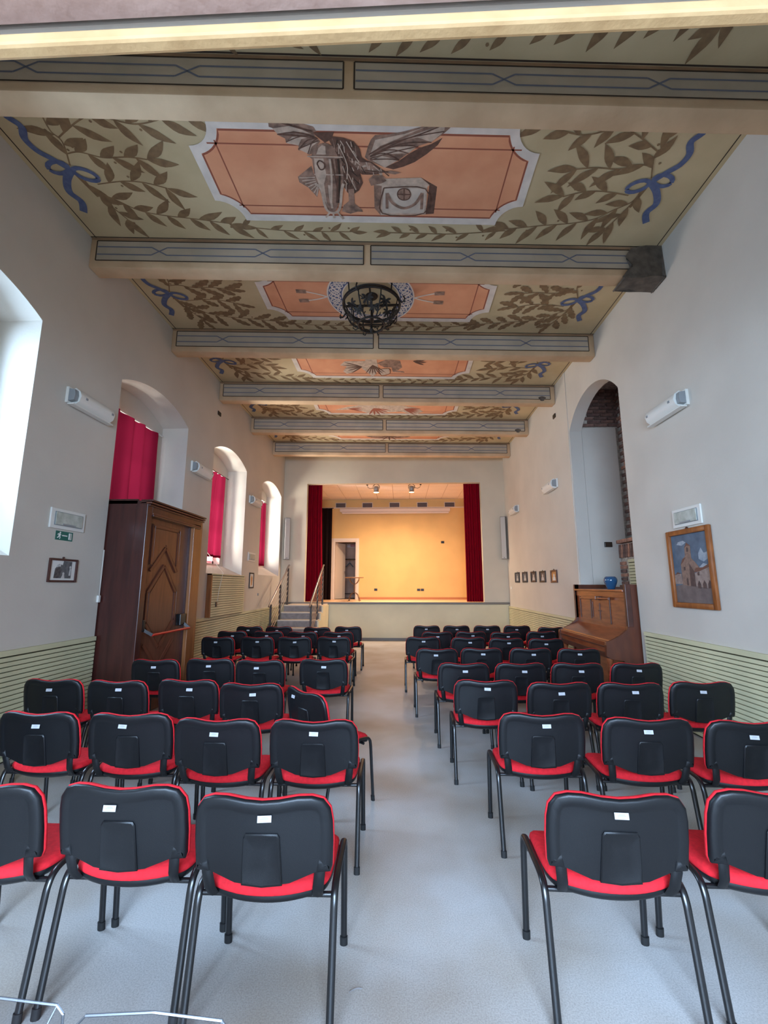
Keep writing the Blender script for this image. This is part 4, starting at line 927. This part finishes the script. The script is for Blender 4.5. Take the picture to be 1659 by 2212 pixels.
# stage spotlights hanging from the stage ceiling
def spot(label, x, power, lens, tilt):
    rt = thing('stage_spotlight', label, 'spotlight', (x, 13.62, 4.5))
    MB().tube([(x - .1, 13.62, 4.66), (x - .1, 13.62, 4.74), (x - .06, 13.62, 4.785), (x, 13.62, 4.798), (x + .06, 13.62, 4.785), (x + .1, 13.62, 4.74), (x + .1, 13.62, 4.66)], .01, 7).build('yoke', 'steel_dark', rt)
    sh = MB().lathe([(.05, .20), (.075, .19), (.085, .15), (.082, .08), (.075, .07), (.078, .035), (.095, .0), (.088, .0), (.07, .03)], (x, 13.62, 4.53), 22).build('housing', 'spot_shell', rt, smooth=40)
    MB().lathe([(.005, 0), (.085, 0), (.085, .008), (.005, .008)], (x, 13.62, 4.532), 22).build('lens', lens, sh)
    sg = 1 if x > 0 else -1
    MB().tube([(x + sg * .09, 13.62, 4.68), (x + sg * .2, 13.62, 4.66), (x + sg * .27, 13.62, 4.70), (x + sg * .29, 13.62, 4.80)], .007, 6).build('cable', 'black_plastic', rt)
    MB().lathe([(.02, 0), (.035, .02), (.035, .04)], (x + sg * .29, 13.62, 4.76), 10).build('ceiling_plug', 'black_plastic', rt)
    d = bpy.data.lights.new('stage_spot_bulb', 'SPOT'); d.energy = power; d.color = (1.0, .74, .53); d.spot_size = R(164); d.spot_blend = 1.0; d.shadow_soft_size = .09
    o = bpy.data.objects.new('stage_spot_bulb', d); COL.objects.link(o); o.location = (x, 13.62, 4.515); o.rotation_euler = (R(tilt), 0, 0); o.parent = rt; o.matrix_parent_inverse = parent_inv(rt)
spot('brightly lit stage spotlight hanging left of centre over the stage', -.77, 620, 'lamp_on', 4)
spot('grey stage spotlight hanging right of centre over the stage', .36, 520, 'lamp_on_dim', 4)
# column loudspeakers beside the stage opening
def column(label, x, sgn):
    rt = thing('column_speaker', label, 'speaker', (x, 13.05, 2.36))
    a = sgn * R(28); C_, S_ = math.cos(a), math.sin(a)
    fn = lambda u, v, d: (x + u * C_ - v * S_, 13.05 + u * S_ + v * C_, d)
    MB().prism(rect(-.075, .075, -.05, .06), fn, 2.365, 3.63).build('cabinet', 'speaker_side', rt, bevel=.008)
    MB().prism(rect(-.068, .068, -.058, -.05), fn, 2.38, 3.615).build('grille', 'speaker_grey', rt, bevel=.003)
    MB().prism(rect(-.012, .012, -.062, -.058), fn, 2.40, 2.415).build('badge', 'black_plastic', rt)
    for zz in (2.6, 3.4): MB().bar(fn(0, .06, zz), (x + sgn * -.06, YS, zz), .03, .03).build('wall_bracket', 'steel_dark', rt)
column('slim grey column speaker on the wall left of the stage', -3.45, 1)
column('slim grey column speaker on the wall right of the stage', 3.08, -1)

# ------------------------------------------------------------------ stairs up to the stage with two railings
stt = thing('stage_stairs', 'grey stone steps leading up to the left end of the stage', 'stairs', (-2.71, 11.9, 0))
lev = [(1.06, 12.2, YS - .055)] + [(1.06 - .1775 * i, 12.2 - .3 * i, 12.2 - .3 * (i - 1)) for i in range(1, 6)]
for z, ya, yb in lev:
    MB().box(-3.24, ya, 0, -2.19, yb, z - .03).build('riser', 'step_stone', stt)
    MB().box(-3.25, ya - .02, z - .03, -2.18, yb, z).build('tread', 'step_nose', stt, bevel=.005)
MB().prism([(10.7, 0), (YS - .055, 0), (YS - .055, 1.03), (12.2, 1.03), (12.2, .85), (11.9, .85), (11.9, .67), (11.6, .67), (11.6, .49), (11.3, .49), (11.3, .32), (11.0, .32), (11.0, .145), (10.7, .145)], lambda u, v, d: (d, u, v), -2.189, -2.15).build('side_stringer', 'stage_front_paint', stt)
def railing(label, x):
    rt = thing('stair_railing', label, 'railing', (x, 11.6, 0))
    posts = ((10.86, .175, 1.13), (11.66, .705, 1.62), (12.42, 1.06, 2.08))
    for y, z0, z1 in posts: MB().box(x - .022, y - .022, z0, x + .022, y + .022, z1).build('post', 'steel_dark', rt, bevel=.003)
    MB().tube([(x, 10.70, 1.08), (x, 10.74, 1.12), (x, 12.46, 2.16), (x, 12.52, 2.17)], .024, 10).build('handrail', 'steel_rail', rt, smooth=50)
    for i in range(6):
        dz = -.14 - i * .13
        MB().tube([(x, 10.86, 1.18 + dz), (x, 12.42, 2.13 + dz)], .008, 6).build('rail_bar', 'steel_wire', rt)
    for y, z0, z1 in posts: MB().tube([(x, y, z1), (x, y, z1 + .035)], .008, 6).build('handrail_pin', 'steel_wire', rt)
railing('steel stair railing on the wall side of the stage steps', -3.21)
railing('steel stair railing on the hall side of the stage steps', -2.21)

# ------------------------------------------------------------------ piano in the niche, vase on top
pn = thing('upright_piano', 'old brown upright piano with closed lid in front of the niche', 'piano', (3.15, 7.03, 0))
PY0, PY1 = 6.135, 7.925
side = [(2.98, 0), (3.62, 0), (3.62, 1.60), (3.05, 1.60), (3.05, 1.06), (3.03, 1.0), (2.95, .935), (2.84, .875), (2.745, .835), (2.735, .80), (2.735, .665), (2.80, .63), (2.95, .60), (2.98, .55)]
for ya in (PY0, PY1 - .05): MB().prism(side, lambda u, v, d: (u, d, v), ya, ya + .05).build('side_panel', 'piano_side', pn, bevel=.006)
for ya in (PY0 - .006, PY1 - .05): MB().box(3.045, ya, 1.04, 3.12, ya + .056, 1.61).build('corner_pilaster', 'piano_dark', pn, bevel=.006)
MB().box(3.03, PY0 + .05, 1.505, 3.62, PY1 - .05, 1.535).build('top_board', 'piano_wood', pn, bevel=.005)
MB().box(3.55, PY0 + .05, 1.535, 3.62, PY1 - .05, 1.57).build('back_ledge', 'piano_dark', pn)
MB().box(3.5, 7.0, 1.535, 3.56, 7.2, 1.60).build('gallery_block', 'piano_dark', pn)
up = MB().box(3.08, PY0 + .05, .98, 3.12, PY1 - .05, 1.505).build('upper_panel', 'piano_wood', pn)
for q in ((PY0 + .05, 1.42, PY1 - .05, 1.505), (PY0 + .05, .98, PY1 - .05, 1.03)): MB().box(3.068, q[0], q[1], 3.08, q[2], q[3]).build('panel_rail', 'piano_wood', up, bevel=.004)
for yy, za, zb in ((7.74, 1.06, 1.41), (7.33, 1.07, 1.43), (7.27, 1.10, 1.34), (7.02, 1.07, 1.32), (6.68, 1.03, 1.43)):
    MB().box(3.070, yy - .012, za, 3.081, yy + .012, zb).build('inlay_groove', 'piano_dark', up, bevel=.004)
MB().box(3.070, 6.97, 1.20, 3.081, 7.07, 1.215).build('inlay_cross', 'piano_dark', up)
md = MB().tube([(3.03, 7.62, 1.385), (3.03, 6.60, 1.40)], .016, 8).build('music_desk_bar', 'piano_wood', up, smooth=50)
MB().box(3.02, 6.93, 1.37, 3.08, 7.05, 1.43).build('desk_hinge', 'piano_dark', up, bevel=.008)
MB().bar((3.02, 7.45, 1.40), (3.02, 7.0, 1.405), .02, .05).build('desk_flap', 'piano_wood', up, bevel=.005)
fb = MB(); fb.prism([(2.79, .845), (2.80, .865), (3.02, .965), (3.06, .985), (3.08, .985), (3.08, .955), (3.03, .945)], lambda u, v, d: (u, d, v), PY0 + .05, PY1 - .05); fb.build('key_lid', 'piano_wood', pn, bevel=.003)
MB().box(2.755, PY0 + .05, .70, 2.80, PY1 - .05, .845).build('key_slip', 'piano_wood', pn, bevel=.008)
MB().box(2.745, PY0 + .05, .765, 2.756, PY1 - .05, .785).build('slip_molding', 'piano_dark', pn)
MB().box(2.76, PY0 + .05, .63, 3.08, PY1 - .05, .70).build('key_bed', 'piano_dark', pn, bevel=.005)
MB().box(3.0, PY0 + .05, .1, 3.03, PY1 - .05, .63).build('lower_panel', 'piano_wood', pn)
MB().box(2.97, PY0 + .05, 0, 3.05, PY1 - .05, .1).build('plinth', 'piano_dark', pn)
for yy in (PY0 + .06, PY1 - .14): MB().lathe([(.035, 0), (.04, .04), (.03, .08), (.045, .3), (.03, .55), (.045, .6), (.045, .63)], (2.81, yy + .04, 0), 14).build('leg', 'piano_wood', pn, smooth=50)
vs = MB().lathe([(.048, 0), (.054, .004), (.066, .04), (.084, .085), (.096, .12), (.098, .137), (.094, .158), (.082, .178), (.068, .19), (.064, .186), (.078, .16), (.07, .06), (.04, .012)], (3.22, 6.9, 1.536), 30).build('vase', 'vase_blue', smooth=60)
tag(vs, 'glazed blue vase standing on top of the piano', 'vase')
for k in range(4):
    tag(MB().box(3.38, 6.20, 1.5355 + k * .033, 3.54, 6.39 - .01 * (k % 2), 1.5635 + k * .033).build('book', 'book_blue' if k % 2 == 0 else 'paper_white', bevel=.003),
        ['blue book at the bottom of the stack on the piano', 'white book second from the bottom on the piano', 'blue book third from the bottom on the piano', 'white book on top of the stack on the piano'][k], 'book', 'books stacked on the piano')

# ------------------------------------------------------------------ wrought-iron ceiling lamp
cl = thing('ceiling_lamp', 'black wrought-iron basket ceiling lamp with leaves', 'lamp', (-.39, 5.58, 5.1))
c0 = Vector((-.39, 5.58, 0))
def ringpts(r, z, n=40): return [(c0.x + r * math.cos(2*math.pi*i/n), c0.y + r * math.sin(2*math.pi*i/n), z) for i in range(n)]
MB().tube(ringpts(.40, 5.50), .016, 8, closed=True).build('upper_ring', 'iron', cl, smooth=50)
MB().tube(ringpts(.405, 5.53), .010, 6, closed=True).build('rope_ring', 'iron', cl, smooth=50)
MB().tube(ringpts(.185, 5.20), .014, 8, closed=True).build('lower_ring', 'iron', cl, smooth=50)
for q in (0, 90):
    c, s = math.cos(R(q)), math.sin(R(q))
    MB().bar((c0.x - .4 * c, c0.y - .4 * s, 5.50), (c0.x + .4 * c, c0.y + .4 * s, 5.50), .024, .024).build('cross_bar', 'iron', cl)
    MB().bar((c0.x - .185 * c, c0.y - .185 * s, 5.20), (c0.x + .185 * c, c0.y + .185 * s, 5.20), .02, .02).build('cross_bar', 'iron', cl)
MB().tube([(c0.x, c0.y, 5.10), (c0.x, c0.y, 5.66)], .014, 8).build('centre_stem', 'iron', cl)
MB().lathe([(.004, -.06), (.016, -.03), (.03, 0), (.012, .02)], (c0.x, c0.y, 5.13), 12).build('finial', 'iron', cl)
MB().lathe([(.02, .0), (.08, .0), (.09, .02), (.09, .03)], (c0.x, c0.y, 5.63), 18).build('ceiling_rose', 'iron', cl)
for k in range(8):
    a = R(22.5 + 45 * k); c, s = math.cos(a), math.sin(a)
    def rp(r, z, da=0): return (c0.x + r * math.cos(a + da), c0.y + r * math.sin(a + da), z)
    MB().tube([rp(.40, 5.50), rp(.385, 5.42), rp(.34, 5.33), rp(.27, 5.25), rp(.185, 5.20)], .010, 7).build('rib', 'iron', cl, smooth=50)
    MB().tube([rp(.385, 5.42), rp(.40, 5.38, .1), rp(.385, 5.35, .2), rp(.36, 5.37, .22), rp(.365, 5.40, .17)], .007, 6).build('scroll', 'iron', cl)
    MB().tube([rp(.185, 5.21), rp(.25, 5.185, .05), rp(.28, 5.21, .12), rp(.265, 5.235, .14)], .008, 6).build('scroll', 'iron', cl)
    for (r, z, da, sz) in ((.335, 5.40, .28, .11), (.285, 5.30, -.22, .10)):
        ctr = Vector(rp(r, z, da)); rad = Vector((math.cos(a + da), math.sin(a + da), -.9)).normalized(); tu = Vector((-math.sin(a + da), math.cos(a + da), 0)); tv = rad.cross(tu)
        lm = MB()
        for i in range(7):
            an = R(-120 + 40 * i); d = tu * math.sin(an) + tv * math.cos(an) * -1; e = rad.cross(d); L = sz * (1 - .08 * abs(i - 3))
            pts = [ctr + d * L * u + e * v * sz * .26 for u, v in ((.08, .1), (.45, .5), (.75, .45), (1, 0), (.75, -.45), (.45, -.5), (.08, -.1))]
            n_ = len(pts); vv = [p + rad * .004 for p in pts] + [p - rad * .004 for p in pts]
            lm.add(vv, [tuple(range(n_)), tuple(reversed(range(n_, 2 * n_)))] + [(j, (j + 1) % n_, (j + 1) % n_ + n_, j + n_) for j in range(n_)])
        lm.build('iron_leaf', 'iron', cl)
        MB().tube([tuple(ctr), rp(.30, 5.27, da * .3), rp(.26, 5.245)], .006, 6).build('leaf_stem', 'iron', cl)
for k in range(4):
    a = R(45 + 90 * k); MB().tube([(c0.x + .40 * math.cos(a), c0.y + .40 * math.sin(a), 5.50), (c0.x + .42 * math.cos(a), c0.y + .42 * math.sin(a), ZC)], .010, 6).build('hanger_rod', 'iron', cl)
    a += R(25); MB().tube([(c0.x + r * math.cos(a), c0.y + r * math.sin(a), z) for r, z in ((.40, 5.49), (.46, 5.43), (.50, 5.47), (.48, 5.52))], .011, 7).build('outer_hook', 'iron', cl)
    MB().lathe([(.004, -.02), (.02, 0), (.004, .02)], (c0.x + .49 * math.cos(a), c0.y + .49 * math.sin(a), 5.44), 10).build('knob', 'iron', cl)

# ------------------------------------------------------------------ stacking chairs
def rounded(pts, k=6): return [(p.x, p.y) for p in smoothpts(pts + [pts[0]], k)[:-1]]
# outlines
seat_o = rounded([(-.245, .10), (-.235, .19), (-.17, .225), (0, .23), (.17, .225), (.235, .19), (.245, .10), (.245, -.02), (.235, -.11), (.20, -.15), (.10, -.185), (0, -.195), (-.10, -.185), (-.20, -.15), (-.235, -.11), (-.245, -.02)], 3)
def seat_fn(dz):
    def fn(u, v, w):
        z = .425 + dz + w - .035 * max(0, (v - .12) / .11) ** 2 + .012 * (u / .24) ** 2 + .010 * max(0, -v / .19) ** 2
        return (u, v, z)
    return fn
BH = .30
back_o = [(-.195, .045), (-.10, .012), (0, 0), (.10, .012), (.195, .045), (.20, .040), (.245, .040), (.252, .06), (.255, .14), (.253, .21), (.245, .255), (.22, .288), (.18, .300), (.13, .301), (.06, .291), (0, .287),
          (-.06, .291), (-.13, .301), (-.18, .300), (-.22, .288), (-.245, .255), (-.253, .21), (-.255, .14), (-.252, .06), (-.245, .040), (-.20, .040)]
def back_fn(off):
    def fn(u, v, w):      # w grows towards the rear
        return (u * 1.03, -.205 - .17 * v - .002 + .42 * u * u - w + off, .490 + v * 1.075)
    return fn
def grow(loop, d):
    n = len(loop); out = []
    for i, p in enumerate(loop):
        a, b = Vector(loop[i - 1]), Vector(loop[(i + 1) % n]); t = (b - a).normalized(); out.append((p[0] + t.y * d, p[1] - t.x * d))
    return out
def inset(loop, d): return grow(loop, -d)
def make_chair():
    root = thing('stacking_chair', '', 'chair', (0, 0, 0), 0, 'black and red stacking chairs', local=True)
    root['local_parts'] = 1
    seat = MB().pillow(seat_o, [(.93, .0), (.985, .008), (1.0, .02), (.985, .034), (.93, .045), (.8, .050), (.4, .048), (.05, .047)], seat_fn(0)).build('seat', 'red_fabric', root, smooth=60)
    MB().pillow(seat_o, [(.5, -.028), (.85, -.026), (.97, -.012), (1.0, .0), (.992, .010), (.90, .010)], seat_fn(0)).build('seat_shell', 'black_plastic', root, smooth=60)
    sh = MB(); n = len(back_o); fn = back_fn(0)
    lay = [(0, -.004), (0, .004), (.004, .011), (.010, .014), (.030, .015), (.040, .010), (.048, .009)]
    low = lambda p: abs(p[0]) < .197 and p[1] < .05            # the lower edge has no rim
    loops = [[p if low(p) else q for p, q in zip(back_o, inset(back_o, d))] for d, _ in lay]
    vs = []; fs = []
    for lp_, (_, w_) in zip(loops, lay): vs += [fn(u, v, min(w_, .009) if low(p) else w_) for (u, v), p in zip(lp_, back_o)]
    for i in range(len(lay) - 1): fs += [(i*n + j, i*n + (j+1) % n, (i+1)*n + (j+1) % n, (i+1)*n + j) for j in range(n)]
    # inner field as a fine sheet that keeps the curve of the back
    last = loops[-1]; cu, cv = 0, .15
    for k_ in (.75, .5, .25): vs += [fn(cu + (u - cu) * k_, cv + (v - cv) * k_, .009) for u, v in last]
    L0 = len(lay) - 1
    for i in range(3): fs += [((L0+i)*n + j, (L0+i)*n + (j+1) % n, (L0+i+1)*n + (j+1) % n, (L0+i+1)*n + j) for j in range(n)]
    fs.append(tuple(range((L0+3)*n, (L0+4)*n)))
    sh.add(vs, fs); shell = sh.build('backrest_shell', 'black_plastic', root, smooth=45)
    tab = [(-.074, .006), (0, .000), (.074, .006), (.072, .06), (.066, .168), (.058, .180), (0, .181), (-.058, .180), (-.066, .168), (-.072, .06)]
    tm = MB().pillow(tab, [(1.0, .006), (1.0, .013), (.95, .017), (.90, .0165), (.85, .0145), (.3, .0145)], back_fn(0)).build('lumbar_panel', 'black_plastic', shell, smooth=40)
    po = grow(back_o[:], .003)
    MB().pillow(po, [(.9, -.006), (.985, -.003), (1.0, -.008), (.998, -.016), (.975, -.024), (.92, -.030), (.7, -.034), (.3, -.034)], back_fn(0)).build('backrest_pad', 'red_fabric', root, smooth=60)
    for sx in (-1, 1):
        MB().tube([(sx*.215, -.195, .60), (sx*.212, -.200, .53), (sx*.205, -.185, .47), (sx*.20, -.16, .435), (sx*.20, -.10, .42)], .021, 8, ry=.009, up=(0, 1, 0)).build('back_support', 'black_plastic', root, smooth=50)
        def lp2(P): return smoothpts(P, 4)
        front = lp2([(sx*.262, .225, .012), (sx*.262, .212, .20), (sx*.262, .200, .385), (sx*.262, .186, .435), (sx*.262, .155, .452), (sx*.262, .06, .452)])
        rear = lp2([(sx*.262, .06, .452), (sx*.262, -.06, .450), (sx*.262, -.115, .440), (sx*.262, -.145, .405), (sx*.262, -.165, .32), (sx*.262, -.225, .012)])
        for P, fy in ((front, .225), (rear, -.225)):
            lg = MB().tube(P, .0095, 10, ry=.0145, up=(1, 0, 0)).build('leg', 'black_metal', root, smooth=50)
            MB().tube([(sx*.262, fy, 0), (sx*.262, fy * .985, .035)], .0125, 10, ry=.0175, up=(1, 0, 0)).build('foot_cap', 'rubber', lg, smooth=50)
    for yy in (-.13, .13):
        MB().tube([(-.262, yy, .418), (.262, yy, .418)], .010, 8).build('crossbar', 'black_metal', root, smooth=50)
    return root
stk_me = MB().prism(rect(-.026, .026, -.011, .011), lambda u, v, d: (u, -d, v), 0, .0012).build('label_sticker', 'label_white')
txt_me = MB()
for q in ((-.010, .004, .012, .0055), (-.016, .000, .016, .0015), (-.018, -.006, .010, -.005)): txt_me.prism(rect(q[0], q[2], q[1], q[3]), lambda u, v, d: (u, -d, v), .0012, .0016)
txt_me = txt_me.build('label_print', 'label_grey')
bpy.data.objects.remove(bpy.data.objects['label_sticker']); bpy.data.objects.remove(bpy.data.objects['label_print'])
SM, TM = bpy.data.meshes['label_sticker'], bpy.data.meshes['label_print']

CH = {
 'L': [[(-.522, 1.754), (-1.108, 1.818), (-1.685, 1.804)],
       [(-.518, 2.687), (-1.096, 2.683), (-1.674, 2.771), (-2.268, 2.778)],
       [None, (-1.215, 3.628), (-1.79, 3.742), (-2.36, 3.685), (-2.935, 3.715)],
       [(-.838, 4.82), (-1.499, 4.737), (-2.064, 4.803), (-2.626, 4.723)],
       [(-1.043, 6.858), (-1.642, 6.836), (-2.216, 6.814), (-2.822, 6.79)],
       [(-1.08, 7.62), (-1.693, 7.60), (-2.299, 7.66), (-2.935, 7.665)],
       [(-1.024, 8.588), (-1.598, 8.42), (-2.358, 8.537), (-2.944, 8.562)]],
 'R': [[(.813, 1.816), (1.445, 1.862)],
       [(.863, 2.868), (1.46, 2.79), (2.04, 2.759)],
       [(.70, 3.819), (1.288, 3.754), (1.855, 3.76), (2.461, 3.817)],
       [(.634, 4.628), (1.215, 4.65), (1.79, 4.672), (2.397, 4.696)],
       [(.447, 5.65), (1.01, 5.712), (1.628, 5.735), (2.221, 5.718)],
       [(.331, 6.911), (1.024, 6.878), (1.575, 6.784), (2.15, 6.751)],
       [(.615, 7.68), (1.195, 7.73), (1.775, 7.66), (2.42, 7.80)],
       [(.504, 8.84), (1.091, 8.86), (1.692, 8.885), (2.285, 8.908), (2.855, 8.60)]]}
WORD = ['one', 'two', 'three', 'four', 'five', 'six', 'seven', 'eight']
ORD = ['first', 'second', 'third', 'fourth', 'fifth']
proto = None; rc_ = random.Random(12)
LOOKS = [(+.03, .225), (.0, .232), (-.03, .228), (-.01, .235), (.02, .230)]
def put(x, y, rz, label, su, sv):
    global proto
    # (x, y) is the middle of the top of the backrest
    loc = (x - math.sin(rz) * .262, y + math.cos(rz) * .262, 0)
    if proto is None:
        proto = make_chair(); o = proto; o.location = loc; o.rotation_euler = (0, 0, rz); o['label'] = label
    else: o = dup(proto, loc, rz, label)
    return o, su, sv
stick = []
for sd_, rows in CH.items():
    for ri, row in enumerate(rows):
        for ci, p in enumerate(row):
            if p is None: continue
            where = 'left' if sd_ == 'L' else 'right'
            lab = 'red-seated black chair %s of aisle, row %s from camera, %s from aisle' % (where, WORD[ri], ORD[ci])
            rz = R(rc_.uniform(-2.2, 2.2))
            if sd_ == 'L' and ri == 0: rz = R((.8, -.8, -1)[ci])
            if sd_ == 'R' and ri == 0: rz = R((-1.5, 0)[ci])
            stick.append(put(p[0], p[1], rz, lab, rc_.uniform(-.03, .035), rc_.uniform(.222, .238)))
o_, su_, sv_ = put(-.75, 3.42, R(-45), 'red-seated black chair turned sideways towards the aisle, row three on the left', -.12, .24)
stick.append((o_, su_, sv_))
bf = back_fn(0)
for o, su, sv in stick:
    s1 = bpy.data.objects.new('label_sticker', SM); COL.objects.link(s1); s1.parent = o
    s2 = bpy.data.objects.new('label_print', TM); COL.objects.link(s2); s2.parent = s1
    q = bf(su, sv, .0155 if sv < .243 else .016); s1.location = q; s1.rotation_euler = (R(-9.5), R(rc_.uniform(-3, 3)), math.atan(.84 * su))

# ------------------------------------------------------------------ clear acrylic leaflet holders on a small table in front of the camera
tb = thing('small_table', 'small dark side table just below the bottom left corner', 'table', (-.5, .72, 0))
MB().box(-.95, .52, .70, -.18, .95, .725).build('table_top', 'dark_wood', tb, bevel=.004)
for xx in (-.92, -.21):
    for yy in (.55, .92): MB().box(xx - .018, yy - .018, 0, xx + .018, yy + .018, .70).build('leg', 'dark_wood', tb)
def holder(label, x0, x1, y, zt, sk):
    rt = thing('leaflet_holder', label, 'holder', ((x0 + x1) / 2, y, .7255))
    fn = lambda u, v, d: (u, y + d + sk * (u - x0), v)
    MB().prism([(x0, .727), (x1, .727), (x1, zt - .012), (x1 - .012, zt), ((x0 + x1) / 2, zt + .008), (x0 + .012, zt), (x0, zt - .012)], fn, 0, .003).build('front_sheet', 'acrylic', rt)
    MB().prism([(x0, .727), (x1, .727), (x1, zt - .04), (x0, zt - .04)], fn, -.05, -.047).build('back_sheet', 'acrylic', rt)
    for xx in (x0, x1 - .003): MB().prism([(xx, .727), (xx + .003, .727), (xx + .003, zt - .03), (xx, zt - .03)], fn, -.047, 0).build('side_sheet', 'acrylic', rt)
    P = [(x0, zt - .012), (x0 + .012, zt), ((x0 + x1) / 2, zt + .008), (x1 - .012, zt), (x1, zt - .012), (x1, .73)]
    MB().tube([fn(u, v, .0015) for u, v in P], .0022, 6).build('bright_edge', 'acrylic_edge', rt)
    MB().tube([fn(x1 - .03, zt - .05, -.02), fn(x1 - .012, zt - .001, .0015)], .0018, 6).build('fold_edge', 'acrylic_edge', rt)
    MB().box(x0, y - .05, .7255, x1, y + .01, .729).build('base', 'acrylic', rt)
holder('clear acrylic leaflet holder at the bottom left corner', -.80, -.545, .80, .925, 0)
holder('clear acrylic leaflet holder second from the bottom left corner', -.52, -.275, .80, .912, 0)

sp = MB(); sp.grid(6, 2, lambda u, v: (-.215 + u * .05, 2.005 + v * .006 + u * .018, .003 + .006 * math.sin(u * 3.1)))
tag(sp.build('paper_scrap', 'label_white', fix=False), 'tiny white paper scrap lying on the floor in the aisle', 'scrap')
